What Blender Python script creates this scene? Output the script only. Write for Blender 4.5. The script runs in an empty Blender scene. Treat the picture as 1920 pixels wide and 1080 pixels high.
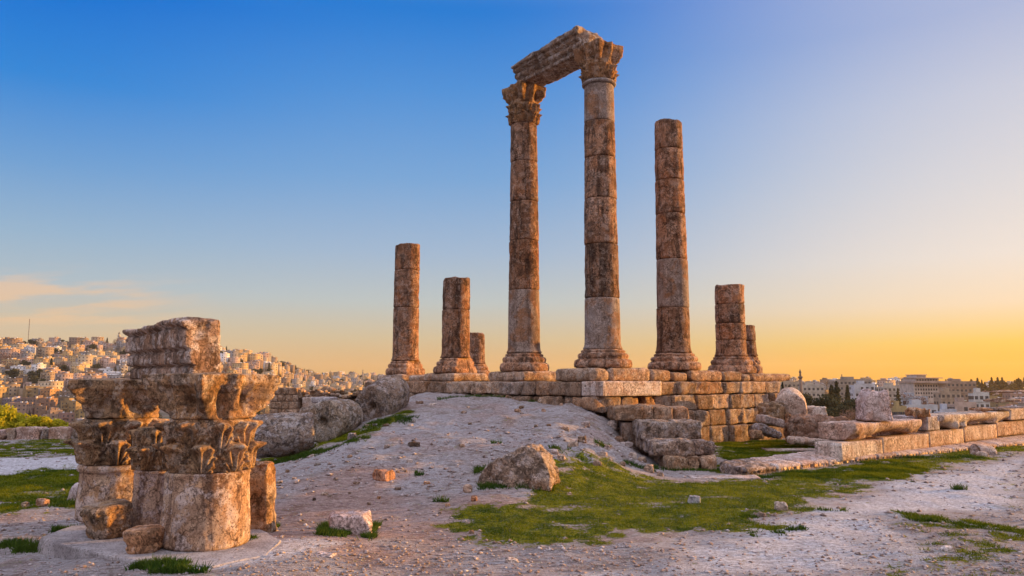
import bpy, math, random
import numpy as np
from mathutils import Vector, Matrix, Euler
SC = bpy.context.scene
COL = SC.collection
R = math.radians
# ------------------------------------------------------------------ camera
CF, CT, EYE = 1440.0, math.atan(174/1440.0), 2.05
cam_d = bpy.data.cameras.new('camera'); cam = bpy.data.objects.new('camera', cam_d); COL.objects.link(cam)
cam.location = (0, 0, EYE); cam.rotation_euler = (math.pi/2+CT, 0, 0)
cam_d.sensor_width = 36; cam_d.lens = 27.0; cam_d.clip_start = .1; cam_d.clip_end = 9000
SC.camera = cam
SC.view_settings.view_transform = 'Standard'; SC.view_settings.look = 'None'
SC.view_settings.exposure = .85; SC.view_settings.gamma = 1
SUN_AZ, SUN_EL = R(69), R(5.5)       # azimuth from +Y towards +X
def lin(c):
    return tuple((v/255/12.92 if v/255 <= .04045 else ((v/255+.055)/1.055)**2.4) for v in c)+(1,)
# ------------------------------------------------------------------ world
W = bpy.data.worlds.new('World'); SC.world = W; W.use_nodes = True
nt = W.node_tree; nt.nodes.clear()
def N(nt, t, **kw):
    n = nt.nodes.new(t)
    for k, v in kw.items():
        if k.startswith('i_'): n.inputs[int(k[2:])].default_value = v
        else: setattr(n, k, v)
    return n
def mth(nt, op, a, b=None, clamp=False):
    n = nt.nodes.new('ShaderNodeMath'); n.operation = op; n.use_clamp = clamp
    for i, v in enumerate((a, b)):
        if v is None: continue
        if isinstance(v, (int, float)): n.inputs[i].default_value = v
        else: nt.links.new(v, n.inputs[i])
    return n.outputs[0]
def ramp(nt, fac, stops, interp='LINEAR'):
    n = nt.nodes.new('ShaderNodeValToRGB'); cr = n.color_ramp; cr.interpolation = interp
    while len(cr.elements) < len(stops): cr.elements.new(.5)
    for e, (p, c) in zip(cr.elements, sorted(stops, key=lambda s: s[0])):
        e.position = p; e.color = c if len(c) == 4 else tuple(c)+(1,)
    if fac is not None: nt.links.new(fac, n.inputs[0])
    return n.outputs[0]
def mixc(nt, fac, a, b, mode='MIX'):
    n = nt.nodes.new('ShaderNodeMix'); n.data_type = 'RGBA'; n.blend_type = mode
    for s, v in ((0, fac), (6, a), (7, b)):
        if isinstance(v, (int, float)): n.inputs[s].default_value = v
        elif isinstance(v, tuple): n.inputs[s].default_value = v if len(v) == 4 else v+(1,)
        else: nt.links.new(v, n.inputs[s])
    return n.outputs[2]
def maprange(nt, v, a, b, c=0, d=1, smooth=True):
    n = nt.nodes.new('ShaderNodeMapRange'); n.interpolation_type = 'SMOOTHSTEP' if smooth else 'LINEAR'
    nt.links.new(v, n.inputs[0])
    for i, q in enumerate((a, b, c, d)): n.inputs[i+1].default_value = q
    return n.outputs[0]
tc = N(nt, 'ShaderNodeTexCoord'); sep = N(nt, 'ShaderNodeSeparateXYZ'); nt.links.new(tc.outputs['Generated'], sep.inputs[0])
X, Y, Z = sep.outputs
zc = mth(nt, 'MAXIMUM', Z, 0.0)
hl = mth(nt, 'SQRT', mth(nt, 'MAXIMUM', mth(nt, 'SUBTRACT', 1, mth(nt, 'MULTIPLY', Z, Z)), .001))
s_ = mth(nt, 'DIVIDE', mth(nt, 'ADD', mth(nt, 'MULTIPLY', X, math.sin(R(62))), mth(nt, 'MULTIPLY', Y, math.cos(R(62)))), hl)
UP = (.30, .42, .72); HI = (1.25, 1.25, 1.5)  # HI: overhead sky above the frame, raised to add fill light
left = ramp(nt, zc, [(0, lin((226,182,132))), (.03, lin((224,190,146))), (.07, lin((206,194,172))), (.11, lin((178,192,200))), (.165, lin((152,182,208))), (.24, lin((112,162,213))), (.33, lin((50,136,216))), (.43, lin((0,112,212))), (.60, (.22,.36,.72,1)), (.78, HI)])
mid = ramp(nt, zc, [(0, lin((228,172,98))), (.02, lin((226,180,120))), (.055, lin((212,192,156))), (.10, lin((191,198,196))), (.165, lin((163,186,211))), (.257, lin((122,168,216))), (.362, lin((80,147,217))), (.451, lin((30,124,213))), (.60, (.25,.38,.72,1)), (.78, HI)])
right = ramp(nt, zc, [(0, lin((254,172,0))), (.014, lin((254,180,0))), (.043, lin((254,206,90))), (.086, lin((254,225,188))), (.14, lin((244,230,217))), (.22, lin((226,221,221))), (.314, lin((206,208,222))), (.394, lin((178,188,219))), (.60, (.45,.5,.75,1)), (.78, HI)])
c1 = mixc(nt, maprange(nt, s_, -.12, .36), left, mid)
c2 = mixc(nt, mth(nt, 'POWER', maprange(nt, s_, .30, .95), 2.3), c1, right)
# unseen sky behind the camera, made brighter as added ambient fill
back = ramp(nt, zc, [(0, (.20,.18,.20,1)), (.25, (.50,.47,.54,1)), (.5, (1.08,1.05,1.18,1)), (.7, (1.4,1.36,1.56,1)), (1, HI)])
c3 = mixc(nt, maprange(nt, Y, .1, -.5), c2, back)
# thin peach clouds low over the left hill
cv = N(nt, 'ShaderNodeCombineXYZ'); nt.links.new(mth(nt, 'MULTIPLY', mth(nt, 'DIVIDE', X, mth(nt, 'MAXIMUM', Y, .05)), 5), cv.inputs[0])
nt.links.new(mth(nt, 'MULTIPLY', mth(nt, 'ADD', Z, mth(nt, 'MULTIPLY', X, -.10)), 42), cv.inputs[1])
cn = N(nt, 'ShaderNodeTexNoise'); cn.inputs['Scale'].default_value = 1.3; cn.inputs['Detail'].default_value = 5; cn.inputs['Roughness'].default_value = .55
nt.links.new(cv.outputs[0], cn.inputs['Vector'])
az = mth(nt, 'DIVIDE', X, mth(nt, 'MAXIMUM', Y, .05))
cm = mth(nt, 'MULTIPLY', maprange(nt, cn.outputs[0], .40, .64), mth(nt, 'MULTIPLY', maprange(nt, az, -.36, -.56), mth(nt, 'MULTIPLY', maprange(nt, Z, .045, .075), maprange(nt, Z, .135, .10))))
c4 = mixc(nt, mth(nt, 'MULTIPLY', cm, .55), c3, lin((250,200,150)))
sky = N(nt, 'ShaderNodeTexSky'); sky.sky_type = 'NISHITA'; sky.sun_disc = False; sky.sun_elevation = SUN_EL; sky.sun_rotation = SUN_AZ
nm = mixc(nt, 1.0, sky.outputs[0], (.03,.03,.03,1), 'MULTIPLY')
c5 = mixc(nt, .015, c4, nm)
c5 = mixc(nt, maprange(nt, Z, -.02, -.06), c5, (.25,.2,.17,1))
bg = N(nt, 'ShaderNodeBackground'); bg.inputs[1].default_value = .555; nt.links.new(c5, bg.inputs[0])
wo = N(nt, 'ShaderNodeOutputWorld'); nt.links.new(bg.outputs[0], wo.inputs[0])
# ------------------------------------------------------------------ sun
sl = bpy.data.lights.new('sun', 'SUN'); sl.energy = 5.0; sl.angle = R(.6); sl.color = (1, .50, .10)
so = bpy.data.objects.new('sun', sl); COL.objects.link(so)
sd = Vector((math.sin(SUN_AZ)*math.cos(SUN_EL), math.cos(SUN_AZ)*math.cos(SUN_EL), math.sin(SUN_EL)))
so.rotation_euler = sd.to_track_quat('Z', 'Y').to_euler(); so.location = sd*60

# ================================================================== helpers
rnd = random.Random(7); nr = np.random.RandomState(7)
def ray(px, py):
    v = 540-py
    return np.array([px-960, CF*math.cos(CT)-v*math.sin(CT), CF*math.sin(CT)+v*math.cos(CT)])
def atY(px, py, Yd):
    r = ray(px, py); k = Yd/r[1]; return (r[0]*k, Yd, EYE+r[2]*k)
def zat(py, Yd, px=960): return atY(px, py, Yd)[2]
def xat(px, Yd, py=714): return atY(px, py, Yd)[0]
def _h(ix, iy, iz, s):
    n = (ix*374761393+iy*668265263+iz*2147483647+s*974634777) & 0xffffffff
    n = ((n ^ (n >> 13))*1274126177) & 0xffffffff
    n = ((n ^ (n >> 16))*2246822519) & 0xffffffff
    return ((n ^ (n >> 15)) & 0xffff)/32767.5-1
def vn(p, seed=0):
    i = np.floor(p).astype(np.int64); f = p-i; u = f*f*(3-2*f); r = 0
    for a in (0, 1):
        for b in (0, 1):
            for c in (0, 1):
                w = (u[:,0] if a else 1-u[:,0])*(u[:,1] if b else 1-u[:,1])*(u[:,2] if c else 1-u[:,2])
                r = r+w*_h(i[:,0]+a, i[:,1]+b, i[:,2]+c, seed)
    return r
def fbm(p, seed=0, octv=4, gain=.5):
    r = 0; a = 1; t = 0
    for k in range(octv):
        r = r+a*vn(p*(2.03**k)+k*17.3, seed+k); t += a; a *= gain
    return r/t
def sm(t): t = np.clip(t, 0, 1); return t*t*(3-2*t)

def mesh(name, V, F, mats, smooth=True, midx=None):
    """V (n,3); F: (m,4)/(m,3) array or list of tuples"""
    me = bpy.data.meshes.new(name); V = np.asarray(V, dtype=np.float32)
    if isinstance(F, np.ndarray):
        m, k = F.shape
        me.vertices.add(len(V)); me.vertices.foreach_set('co', V.ravel())
        me.loops.add(m*k); me.loops.foreach_set('vertex_index', F.ravel().astype(np.int32))
        me.polygons.add(m); me.polygons.foreach_set('loop_start', np.arange(0, m*k, k, dtype=np.int32))
        me.polygons.foreach_set('loop_total', np.full(m, k, dtype=np.int32)); me.update(calc_edges=True)
    else:
        me.from_pydata([tuple(map(float, v)) for v in V], [], [tuple(map(int, f)) for f in F]); me.update()
    for m_ in (mats if isinstance(mats, (list, tuple)) else [mats]): me.materials.append(m_)
    if smooth: me.polygons.foreach_set('use_smooth', np.ones(len(me.polygons), dtype=bool))
    if midx is not None: me.polygons.foreach_set('material_index', np.asarray(midx, dtype=np.int32))
    me.update(); return me
def link(name, me, parent=None, loc=(0,0,0), rot=(0,0,0), color=None):
    o = bpy.data.objects.new(name, me); COL.objects.link(o); o.location = loc; o.rotation_euler = rot
    if parent is not None: o.parent = parent
    if color is not None: o.color = tuple(color)+(1,) if len(color) == 3 else color
    return o
def tag(o, label, cat, group=None):
    o['label'] = label; o['category'] = cat
    if group: o['group'] = group
    return o
def empty(name, loc, rz=0, label=None, cat=None, group=None):
    o = bpy.data.objects.new(name, None); COL.objects.link(o); o.location = loc; o.rotation_euler = (0,0,rz); o.empty_display_size = .2
    if label: tag(o, label, cat, group)
    return o
# cube template ------------------------------------------------------
_ct = {}
def cube_t(nx, ny, nz):
    key = (nx, ny, nz)
    if key in _ct: return _ct[key]
    idx = {}; V = []; F = []
    def vid(i, j, k):
        q = (i, j, k)
        if q not in idx: idx[q] = len(V); V.append((2*i/nx-1, 2*j/ny-1, 2*k/nz-1))
        return idx[q]
    for i in range(nx):
        for j in range(ny):
            F.append((vid(i,j,0), vid(i,j+1,0), vid(i+1,j+1,0), vid(i+1,j,0)))
            F.append((vid(i,j,nz), vid(i+1,j,nz), vid(i+1,j+1,nz), vid(i,j+1,nz)))
    for i in range(nx):
        for k in range(nz):
            F.append((vid(i,0,k), vid(i+1,0,k), vid(i+1,0,k+1), vid(i,0,k+1)))
            F.append((vid(i,ny,k), vid(i,ny,k+1), vid(i+1,ny,k+1), vid(i+1,ny,k)))
    for j in range(ny):
        for k in range(nz):
            F.append((vid(0,j,k), vid(0,j,k+1), vid(0,j+1,k+1), vid(0,j+1,k)))
            F.append((vid(nx,j,k), vid(nx,j+1,k), vid(nx,j+1,k+1), vid(nx,j,k+1)))
    _ct[key] = (np.array(V), np.array(F)); return _ct[key]
def block_v(w, d, h, rad=.05, rough=.02, seed=0, res=.06, cuts=0, base=True, edge=.6, freq=2.2, maxn=40, shape=None):
    n = [int(min(maxn, max(4, q/res))) for q in (w, d, h)]
    T, F = cube_t(*n); half = np.array([w, d, h])/2; P = T*half
    so_ = np.array([seed*3.7, seed*1.3, seed*2.1])
    rr = rad*(1+edge*fbm(P*2.5+so_, seed+5, 3)*1.6); rr = np.clip(rr, .004, min(half)*.95)[:, None]
    inner = np.clip(P, -(half-rr), half-rr); D = P-inner; L = np.linalg.norm(D, axis=1, keepdims=True)+1e-9
    Nn = D/L; P = inner+Nn*rr
    Nn = np.where(L < 1e-6, T/np.linalg.norm(T, axis=1, keepdims=True), Nn)
    if shape is not None: P = shape(P, Nn, T)
    if cuts:
        rs = np.random.RandomState(seed+99)
        for _ in range(cuts):
            nv = rs.normal(size=3); nv[2] = abs(nv[2])*.8; nv /= np.linalg.norm(nv)
            ext = np.abs(nv*half).sum(); dd = ext*rs.uniform(.55, .82)
            q = P@nv-dd; P = P-np.clip(q, 0, None)[:, None]*nv
    P = P+Nn*(fbm(P*freq+so_, seed, 5, .55)*rough*1.8)[:, None]
    pit = np.clip(fbm(P*freq*3.1+so_+9, seed+3, 3)-.12, 0, 1); rdg = 1-np.abs(fbm(P*freq*1.6+so_+31, seed+13, 4, .55))*2.2
    P = P-Nn*(pit*rough*2.4+np.clip(rdg-.55, 0, 1)*rough*1.3)[:, None]
    if base: P = P+np.array([0, 0, h/2])
    return P, F
def block(name, w, d, h, mat, loc=(0,0,0), rz=0, parent=None, color=None, rot=None, **kw):
    P, F = block_v(w, d, h, **kw)
    return link(name, mesh(name, P, F, mat), parent, loc, rot if rot else (0,0,rz), color)
# lathe --------------------------------------------------------------
def lathe_v(prof, segs=72, rough=.01, seed=0, freq=2.0, chip=.0, res=.06, dispf=None, hole=0):
    pr = []
    for (r0, z0), (r1, z1) in zip(prof[:-1], prof[1:]):
        L = math.hypot(r1-r0, z1-z0); n = max(1, int(L/res))
        for k in range(n): t = k/n; pr.append((r0+(r1-r0)*t, z0+(z1-z0)*t))
    pr.append(prof[-1]); pr = np.array(pr); m = len(pr)
    th = np.linspace(0, 2*math.pi, segs, endpoint=False)
    rr = np.repeat(pr[:, 0][:, None], segs, 1); zz = np.repeat(pr[:, 1][:, None], segs, 1); TH = np.repeat(th[None], m, 0)
    if dispf is not None: rr, zz = dispf(rr, zz, TH)
    P = np.stack([rr*np.cos(TH), rr*np.sin(TH), zz], -1).reshape(-1, 3)
    Nr = np.stack([np.cos(TH), np.sin(TH), 0*TH], -1).reshape(-1, 3)
    sc = np.clip(rr.reshape(-1)/.3, 0, 1)
    so_ = np.array([seed*2.7, seed*1.9, seed*3.3])
    dsp = fbm(P*freq+so_, seed, 5, .55)*rough
    dsp = dsp-(np.clip(.45-np.abs(fbm(P*freq*1.8+so_+31, seed+13, 4, .55))*2.2, 0, 1)+np.clip(fbm(P*freq*4+so_+3, seed+17, 3)-.15, 0, 1))*rough*.9
    if chip: dsp = dsp-np.clip(fbm(P*1.7+so_*2, seed+11, 4, .6)-.22, 0, 1)*chip
    P = P+Nr*(dsp*sc)[:, None]; P[:, 2] += fbm(P*freq+so_+5, seed+7, 3)*rough*.6
    i = np.arange(m-1)[:, None]*segs; j = np.arange(segs)[None]; j2 = (j+1) % segs
    F = np.stack([i+j, i+j2, i+segs+j2, i+segs+j], -1).reshape(-1, 4)
    return P, F
def drum_prof(r0, r1, h, e=.02):
    return [(0, .0), (r0-e*1.6, 0), (r0-e*.4, e*.5), (r0, e*1.9), (r0+(r1-r0)*.5, h*.5), (r1, h-e*1.6), (r1-e*.4, h-e*.5), (r1-e*1.6, h), (0, h)]
def drum(name, r0, r1, h, mat, parent, loc, seed, rough=.018, chip=.05, color=None, rot=(0,0,0), segs=80, res=.07, e=.02, dispf=None):
    P, F = lathe_v(drum_prof(r0, r1, h, e), segs, rough, seed, 2.0, chip, res, dispf)
    return link(name, mesh(name, P, F, mat), parent, loc, rot, color)

# ================================================================== materials
def newmat(name):
    m = bpy.data.materials.new(name); m.use_nodes = True; t = m.node_tree; t.nodes.clear()
    b = t.nodes.new('ShaderNodeBsdfPrincipled'); o = t.nodes.new('ShaderNodeOutputMaterial'); t.links.new(b.outputs[0], o.inputs[0])
    b.inputs['Roughness'].default_value = .9; b.inputs['Specular IOR Level'].default_value = .1
    return m, t, b
def noise(t, vec, scale, detail=5, rough=.6, dist=0):
    n = t.nodes.new('ShaderNodeTexNoise'); t.links.new(vec, n.inputs['Vector'])
    n.inputs['Scale'].default_value = scale; n.inputs['Detail'].default_value = detail; n.inputs['Roughness'].default_value = rough; n.inputs['Distortion'].default_value = dist
    return n.outputs[0]
def coords(t, rnd_off=True):
    tc = t.nodes.new('ShaderNodeTexCoord'); oi = t.nodes.new('ShaderNodeObjectInfo')
    if not rnd_off: return tc.outputs['Object'], oi
    va = t.nodes.new('ShaderNodeVectorMath'); va.operation = 'ADD'; t.links.new(tc.outputs['Object'], va.inputs[0])
    cb = t.nodes.new('ShaderNodeCombineXYZ')
    for k, f in enumerate((61., 37., 83.)): t.links.new(mth(t, 'MULTIPLY', oi.outputs['Random'], f), cb.inputs[k])
    t.links.new(cb.outputs[0], va.inputs[1]); return va.outputs[0], oi
def scl(t, vec, s):
    m = t.nodes.new('ShaderNodeMapping'); t.links.new(vec, m.inputs[0]); m.inputs['Scale'].default_value = s; return m.outputs[0]
def stone(name, light, mid, dark, streak=.5, darkamt=.5, bump=.5, sc=1.0, pale=(.5,.46,.43), paleamt=.35, warm=(.42,.2,.08), warmamt=.3, grain=.75, crack=.6):
    m, t, b = newmat(name); v, oi = coords(t)
    v1 = scl(t, v, (sc, sc, sc))
    n1 = noise(t, v1, 1.1, 6, .62, .4); n2 = noise(t, v1, 4.5, 8, .68); n3 = noise(t, v1, 17, 8, .8)
    rg = t.nodes.new('ShaderNodeTexNoise'); rg.noise_type = 'RIDGED_MULTIFRACTAL'; rg.inputs['Scale'].default_value = 3.2; rg.inputs['Detail'].default_value = 6; rg.inputs['Roughness'].default_value = .6; t.links.new(v1, rg.inputs['Vector']); n5 = rg.outputs[0]
    vs = scl(t, v, (3.2*sc, 3.2*sc, .45*sc)); ns = noise(t, vs, 1.6, 6, .65, .3)
    c = mixc(t, maprange(t, n1, .40, .60), mid+(1,), light+(1,))
    c = mixc(t, mth(t, 'MULTIPLY', maprange(t, noise(t, scl(t, v, (sc*1.3,)*3), .9, 5, .6, .8), .50, .62), warmamt), c, warm+(1,))
    c = mixc(t, mth(t, 'MULTIPLY', maprange(t, ns, .50, .60), streak), c, dark+(1,))
    c = mixc(t, mth(t, 'MULTIPLY', maprange(t, n2, .50, .57), paleamt), c, pale+(1,))
    c = mixc(t, mth(t, 'MULTIPLY', maprange(t, noise(t, v1, 2.6, 8, .76, .5), .50, .58), darkamt), c, dark+(1,))
    # small dark pits and speckle
    n4 = noise(t, v1, 46, 4, .7)
    c = mixc(t, mth(t, 'MULTIPLY', maprange(t, n4, .54, .60), .7), c, tuple(q*.4 for q in dark)+(1,))
    c = mixc(t, mth(t, 'MULTIPLY', maprange(t, noise(t, v1, 1.7, 5, .7, .6), .42, .58, .25, 1.0), grain), c, mixc(t, 1.0, c, ramp(t, n3, [(.40, (.16,.13,.11,1)), (.465, (.55,.50,.46,1)), (.51, (1.0,.99,.98,1)), (.57, (1.6,1.6,1.6,1))]), 'MULTIPLY'))
    vr = t.nodes.new('ShaderNodeTexVoronoi'); vr.feature = 'DISTANCE_TO_EDGE'; vr.inputs['Scale'].default_value = 1.3*sc
    vw = t.nodes.new('ShaderNodeVectorMath'); vw.operation = 'ADD'; t.links.new(scl(t, v, (1,1,.55)), vw.inputs[0]); nv = t.nodes.new('ShaderNodeTexNoise'); nv.inputs['Scale'].default_value = 2.5; nv.inputs['Detail'].default_value = 6; t.links.new(v, nv.inputs['Vector']); t.links.new(nv.outputs[1], vw.inputs[1]); t.links.new(vw.outputs[0], vr.inputs['Vector'])
    crk = mth(t, 'MULTIPLY', maprange(t, vr.outputs['Distance'], .022, .004), crack)
    c = mixc(t, crk, c, tuple(q*.45 for q in dark)+(1,))
    c = mixc(t, 1.0, c, oi.outputs['Color'], 'MULTIPLY')
    t.links.new(c, b.inputs['Base Color'])
    bp = t.nodes.new('ShaderNodeBump'); bp.inputs['Strength'].default_value = bump; bp.inputs['Distance'].default_value = .09
    hgt = mth(t, 'ADD', mth(t, 'ADD', mth(t, 'MULTIPLY', n2, .5), mth(t, 'MULTIPLY', n5, -.12)), mth(t, 'ADD', mth(t, 'MULTIPLY', n3, .35), mth(t, 'MULTIPLY', maprange(t, n4, .60, .52), .3)))
    t.links.new(hgt, bp.inputs['Height']); t.links.new(bp.outputs[0], b.inputs['Normal'])
    return m
M_COL = stone('column_stone', (.42,.235,.148), (.255,.135,.083), (.06,.037,.028), streak=.75, darkamt=.6, bump=.7, pale=(.50,.37,.30), paleamt=.45, warm=(.34,.13,.05), warmamt=.5)
M_GREY = stone('restored_stone', (.36,.32,.305), (.27,.215,.19), (.12,.085,.07), streak=.55, darkamt=.3, bump=.3, pale=(.5,.46,.46), paleamt=.3, warm=(.32,.17,.09), warmamt=.85, grain=.5)
M_WALL = stone('ashlar_stone', (.60,.43,.32), (.42,.27,.18), (.11,.075,.056), streak=.3, darkamt=.55, bump=.8, sc=1.3, pale=(.62,.54,.48), paleamt=.45, warm=(.46,.22,.10), warmamt=.4)
M_PALE = stone('pale_limestone', (.66,.56,.50), (.50,.38,.32), (.2,.12,.085), streak=.45, darkamt=.22, bump=.45, pale=(.74,.68,.66), paleamt=.4, warm=(.50,.24,.12), warmamt=.35)
M_CARVE = stone('carved_stone', (.42,.28,.17), (.29,.175,.105), (.05,.036,.028), streak=.4, darkamt=.65, bump=.55, sc=1.2, pale=(.52,.44,.38), paleamt=.6, warm=(.42,.20,.07), warmamt=.35, grain=.5)
M_PINK = stone('pink_drum_stone', (.58,.41,.29), (.42,.26,.17), (.13,.07,.05), streak=.75, darkamt=.3, bump=.45, sc=1.1, pale=(.66,.55,.52), paleamt=.6, warm=(.50,.24,.08), warmamt=.45, grain=.5)
M_LICHEN = stone('lichened_stone', (.56,.45,.38), (.38,.27,.21), (.09,.068,.058), streak=.3, darkamt=.75, bump=1.0, sc=1.5, pale=(.66,.60,.61), paleamt=.7, warm=(.40,.22,.12), warmamt=.3)
M_LINTEL = stone('lintel_stone', (.40,.30,.24), (.28,.185,.13), (.07,.045,.033), streak=.65, darkamt=.5, bump=.7, sc=1.1, pale=(.58,.53,.50), paleamt=.65, warm=(.40,.2,.08), warmamt=.3, grain=.6)
M_EARTH = stone('packed_earth', (.34,.23,.18), (.24,.16,.12), (.12,.08,.06), streak=0, darkamt=.3, bump=.8)
M_SLAB = stone('concrete_slab', (.40,.36,.36), (.30,.265,.27), (.15,.12,.11), streak=0, darkamt=.25, bump=.25, pale=(.46,.43,.44), paleamt=.4, warm=(.42,.3,.24), warmamt=.2, grain=.25, crack=.3)

def simple(name, col, rough=.8, usecol=False, var=.25, sc=.3, spec=.2):
    m, t, b = newmat(name); v, oi = coords(t)
    c = mixc(t, maprange(t, noise(t, v, sc, 5, .65), .35, .65), tuple(q*(1-var) for q in col)+(1,), tuple(min(1, q*(1+var*.5)) for q in col)+(1,))
    if usecol: c = mixc(t, 1.0, c, oi.outputs['Color'], 'MULTIPLY')
    t.links.new(c, b.inputs['Base Color']); b.inputs['Roughness'].default_value = rough; b.inputs['Specular IOR Level'].default_value = spec
    return m
M_HOUSE = simple('house_render', (.95,.95,.95), usecol=True, var=.28, sc=.35)
M_ROOF = simple('flat_roof', (.42,.36,.33), var=.3)
M_WIN = simple('window_glass', (.045,.045,.055), rough=.4, spec=.5)
M_METAL = simple('weathered_metal', (.12,.10,.10), rough=.5)
M_TANK = simple('water_tank', (.75,.75,.78), rough=.4)
def leafmat(name, a, c_, sc=1.5, trans=.25):
    m, t, b = newmat(name); v, oi = coords(t)
    c = mixc(t, maprange(t, noise(t, v, sc, 4, .7), .35, .65), a+(1,), c_+(1,))
    c = mixc(t, 1.0, c, oi.outputs['Color'], 'MULTIPLY')
    t.links.new(c, b.inputs['Base Color']); b.inputs['Roughness'].default_value = .75
    tr = t.nodes.new('ShaderNodeBsdfTranslucent'); t.links.new(c, tr.inputs[0]); mx = t.nodes.new('ShaderNodeMixShader'); mx.inputs[0].default_value = trans
    t.links.new(b.outputs[0], mx.inputs[1]); t.links.new(tr.outputs[0], mx.inputs[2])
    o = [n for n in t.nodes if n.type == 'OUTPUT_MATERIAL'][0]; t.links.new(mx.outputs[0], o.inputs[0]); return m
M_BUSH = leafmat('bush_leaves', (.34,.34,.02), (.55,.46,.03), 1.2, .45)
M_TREE = leafmat('dark_tree_leaves', (.035,.045,.028), (.075,.075,.04), .5, .15)
M_BARE = leafmat('bare_tree_twigs', (.16,.10,.08), (.24,.15,.12), .5, .1)
M_BARK = simple('bark', (.12,.08,.06), var=.4, sc=3)
M_GRASS = leafmat('grass_blades', (.045,.08,.002), (.19,.195,.004), 1.6, .25)
M_WEED = leafmat('weed_leaves', (.03,.075,.010), (.08,.12,.015), 2., .3)

# ================================================================== terrain
U2 = np.array([.79, .613]); U1 = np.array([-.613, .79])     # temple front / flank directions
PC = np.array([2.42, 21.9])                                  # podium corner
A_K = [-.75,-.5,-.40,-.36,-.31,-.285,-.26,-.18,0,.25,.35,.66,.8]
TOPZ = [40,41,39,32,25,17,12,6,2,-4,-7,-7,-7]
R0 = [430,430,430,440,480,500,520,560,560,300,200,200,200]
RT = [1000,1000,1000,1000,1050,1300,1500,1600,1600,1300,1000,1000,1000]
FLR = [-46,-46,-46,-46,-46,-44,-42,-40,-38,-34,-30,-28,-28]
def farH(x, y):
    r = np.hypot(x, y); a = np.clip(x/np.maximum(y, 1.), -.8, .8)
    tp, r0, rt, fl = (np.interp(a, A_K, q) for q in (TOPZ, R0, RT, FLR))
    t = np.clip((r-r0)/(rt-r0), 0, 1)
    return fl+(tp-fl)*(.6*t+.4*sm(t))
def H(x, y, micro=True):
    x = np.atleast_1d(np.asarray(x, float)); y = np.atleast_1d(np.asarray(y, float))
    t = np.clip((y-11.5)/14.0, 0, 1)
    m = 1.53*(.55*t+.45*sm(t))
    xr = -.5+(y-12)*.24
    m = m*(1-sm((x-xr)/np.where(y > 20, 2.3, 2.8)))*sm((x+6.6)/3.7)
    m = m*(1-sm((y-42)/6))
    z = m+.06*sm((y-17)/5)*sm((x-3)/3)
    z = z+.13*sm((x+5.2)/.7)*(1-sm((x+2.7)/1.8))*(1-sm((y-9.6)/1.6))*(1-.0*y)
    P = np.stack([x, y, 0*x], -1)
    if micro:
        near = 1-sm((y-60)/30)
        z = z+near*(fbm(P*.35, 3, 3)*.05+fbm(P*1.7, 5, 4)*.028+fbm(P*6, 8, 2)*.008)
        sh = sm((x-xr+1)/1.5)*sm((3.6-(x-xr))/1.5)
        z = z+near*sm(m/.4)*(fbm(P*.9, 21, 4)*.12+np.abs(fbm(P*2.6, 25, 4))*.07+sh*np.abs(fbm(P*1.8, 27, 4))*.22)
    dA = np.maximum(y-32, 0); dB = np.hypot(np.maximum(np.abs(x+2)-12, 0), np.maximum(y-48, 0)); d = np.minimum(dA, dB)
    f = farH(x, y)
    return np.where(d > 0, np.maximum(z-.65*d, f), z)
def h1(x, y): return float(H(x, y)[0])
def ground(px, py):
    r = ray(px, py); k = np.linspace(3/r[1], 60/r[1], 1500)
    X_, Y_, Z_ = r[0]*k, r[1]*k, EYE+r[2]*k
    b = np.nonzero(Z_ < H(X_, Y_, False))[0]
    i = b[0] if len(b) else -1
    return float(X_[i]), float(Y_[i])
def polyw(pts): return np.array([ground(*p) for p in pts])
def psd(x, y, poly):
    """signed distance, positive inside"""
    d = np.full(x.shape, 1e9); ins = np.zeros(x.shape, bool); n = len(poly)
    for i in range(n):
        a = poly[i]; b = poly[(i+1) % n]; e = b-a; wx = x-a[0]; wy = y-a[1]
        t = np.clip((wx*e[0]+wy*e[1])/(e@e+1e-9), 0, 1); d = np.minimum(d, np.hypot(wx-t*e[0], wy-t*e[1]))
        c = ((a[1] > y) != (b[1] > y)) & (x < (b[0]-a[0])*(y-a[1])/(b[1]-a[1]+1e-12)+a[0]); ins ^= c
    return np.where(ins, d, -d)
GP = [  # outline, softness, strength
 ([(845,1000),(880,965),(960,945),(1045,925),(1050,872),(1120,868),(1190,888),(1270,905),(1380,900),(1560,880),(1700,858),(1925,828),(1925,846),(1820,866),(1650,905),(1490,950),(1430,985),(1300,996),(1200,1000),(1030,1020),(900,1012)], .35, 1.0),
 ([(1340,808),(1440,822),(1580,848),(1570,872),(1480,880),(1340,892)], .5, .95),
 ([(-60,896),(90,882),(200,872),(200,952),(100,955),(-60,966)], .4, 1.0),
 ([(-60,830),(170,824),(170,836),(-60,842)], .8, .7), ([(-60,846),(170,842),(170,852),(-60,858)], .7, .75),
 ([(1720,975),(1925,985),(1925,1085),(1640,1085),(1760,1040)], .35, .55),
 ([(1690,960),(1925,990),(1925,1002),(1700,972)], .12, .8),
 ([(484,860),(580,836),(680,806),(762,768),(768,776),(690,816),(600,840),(500,868)], .15, 1.1),
 ([(1850,890),(1925,880),(1925,960),(1880,950)], .3, .3)]
GPW = [(polyw(p), s, k) for p, s, k in GP]
PALE = [([(-60,862),(170,856),(170,884),(-60,894)], .5), ([(480,1012),(640,1020),(560,1048),(390,1076),(300,1060),(330,1035)], .12), ([(1250,1045),(1400,1000),(1520,965),(1700,905),(1925,860),(1925,960),(1700,960),(1650,1090),(1100,1090)], .9)]
PALEW = [(polyw(p), s) for p, s in PALE]
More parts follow.
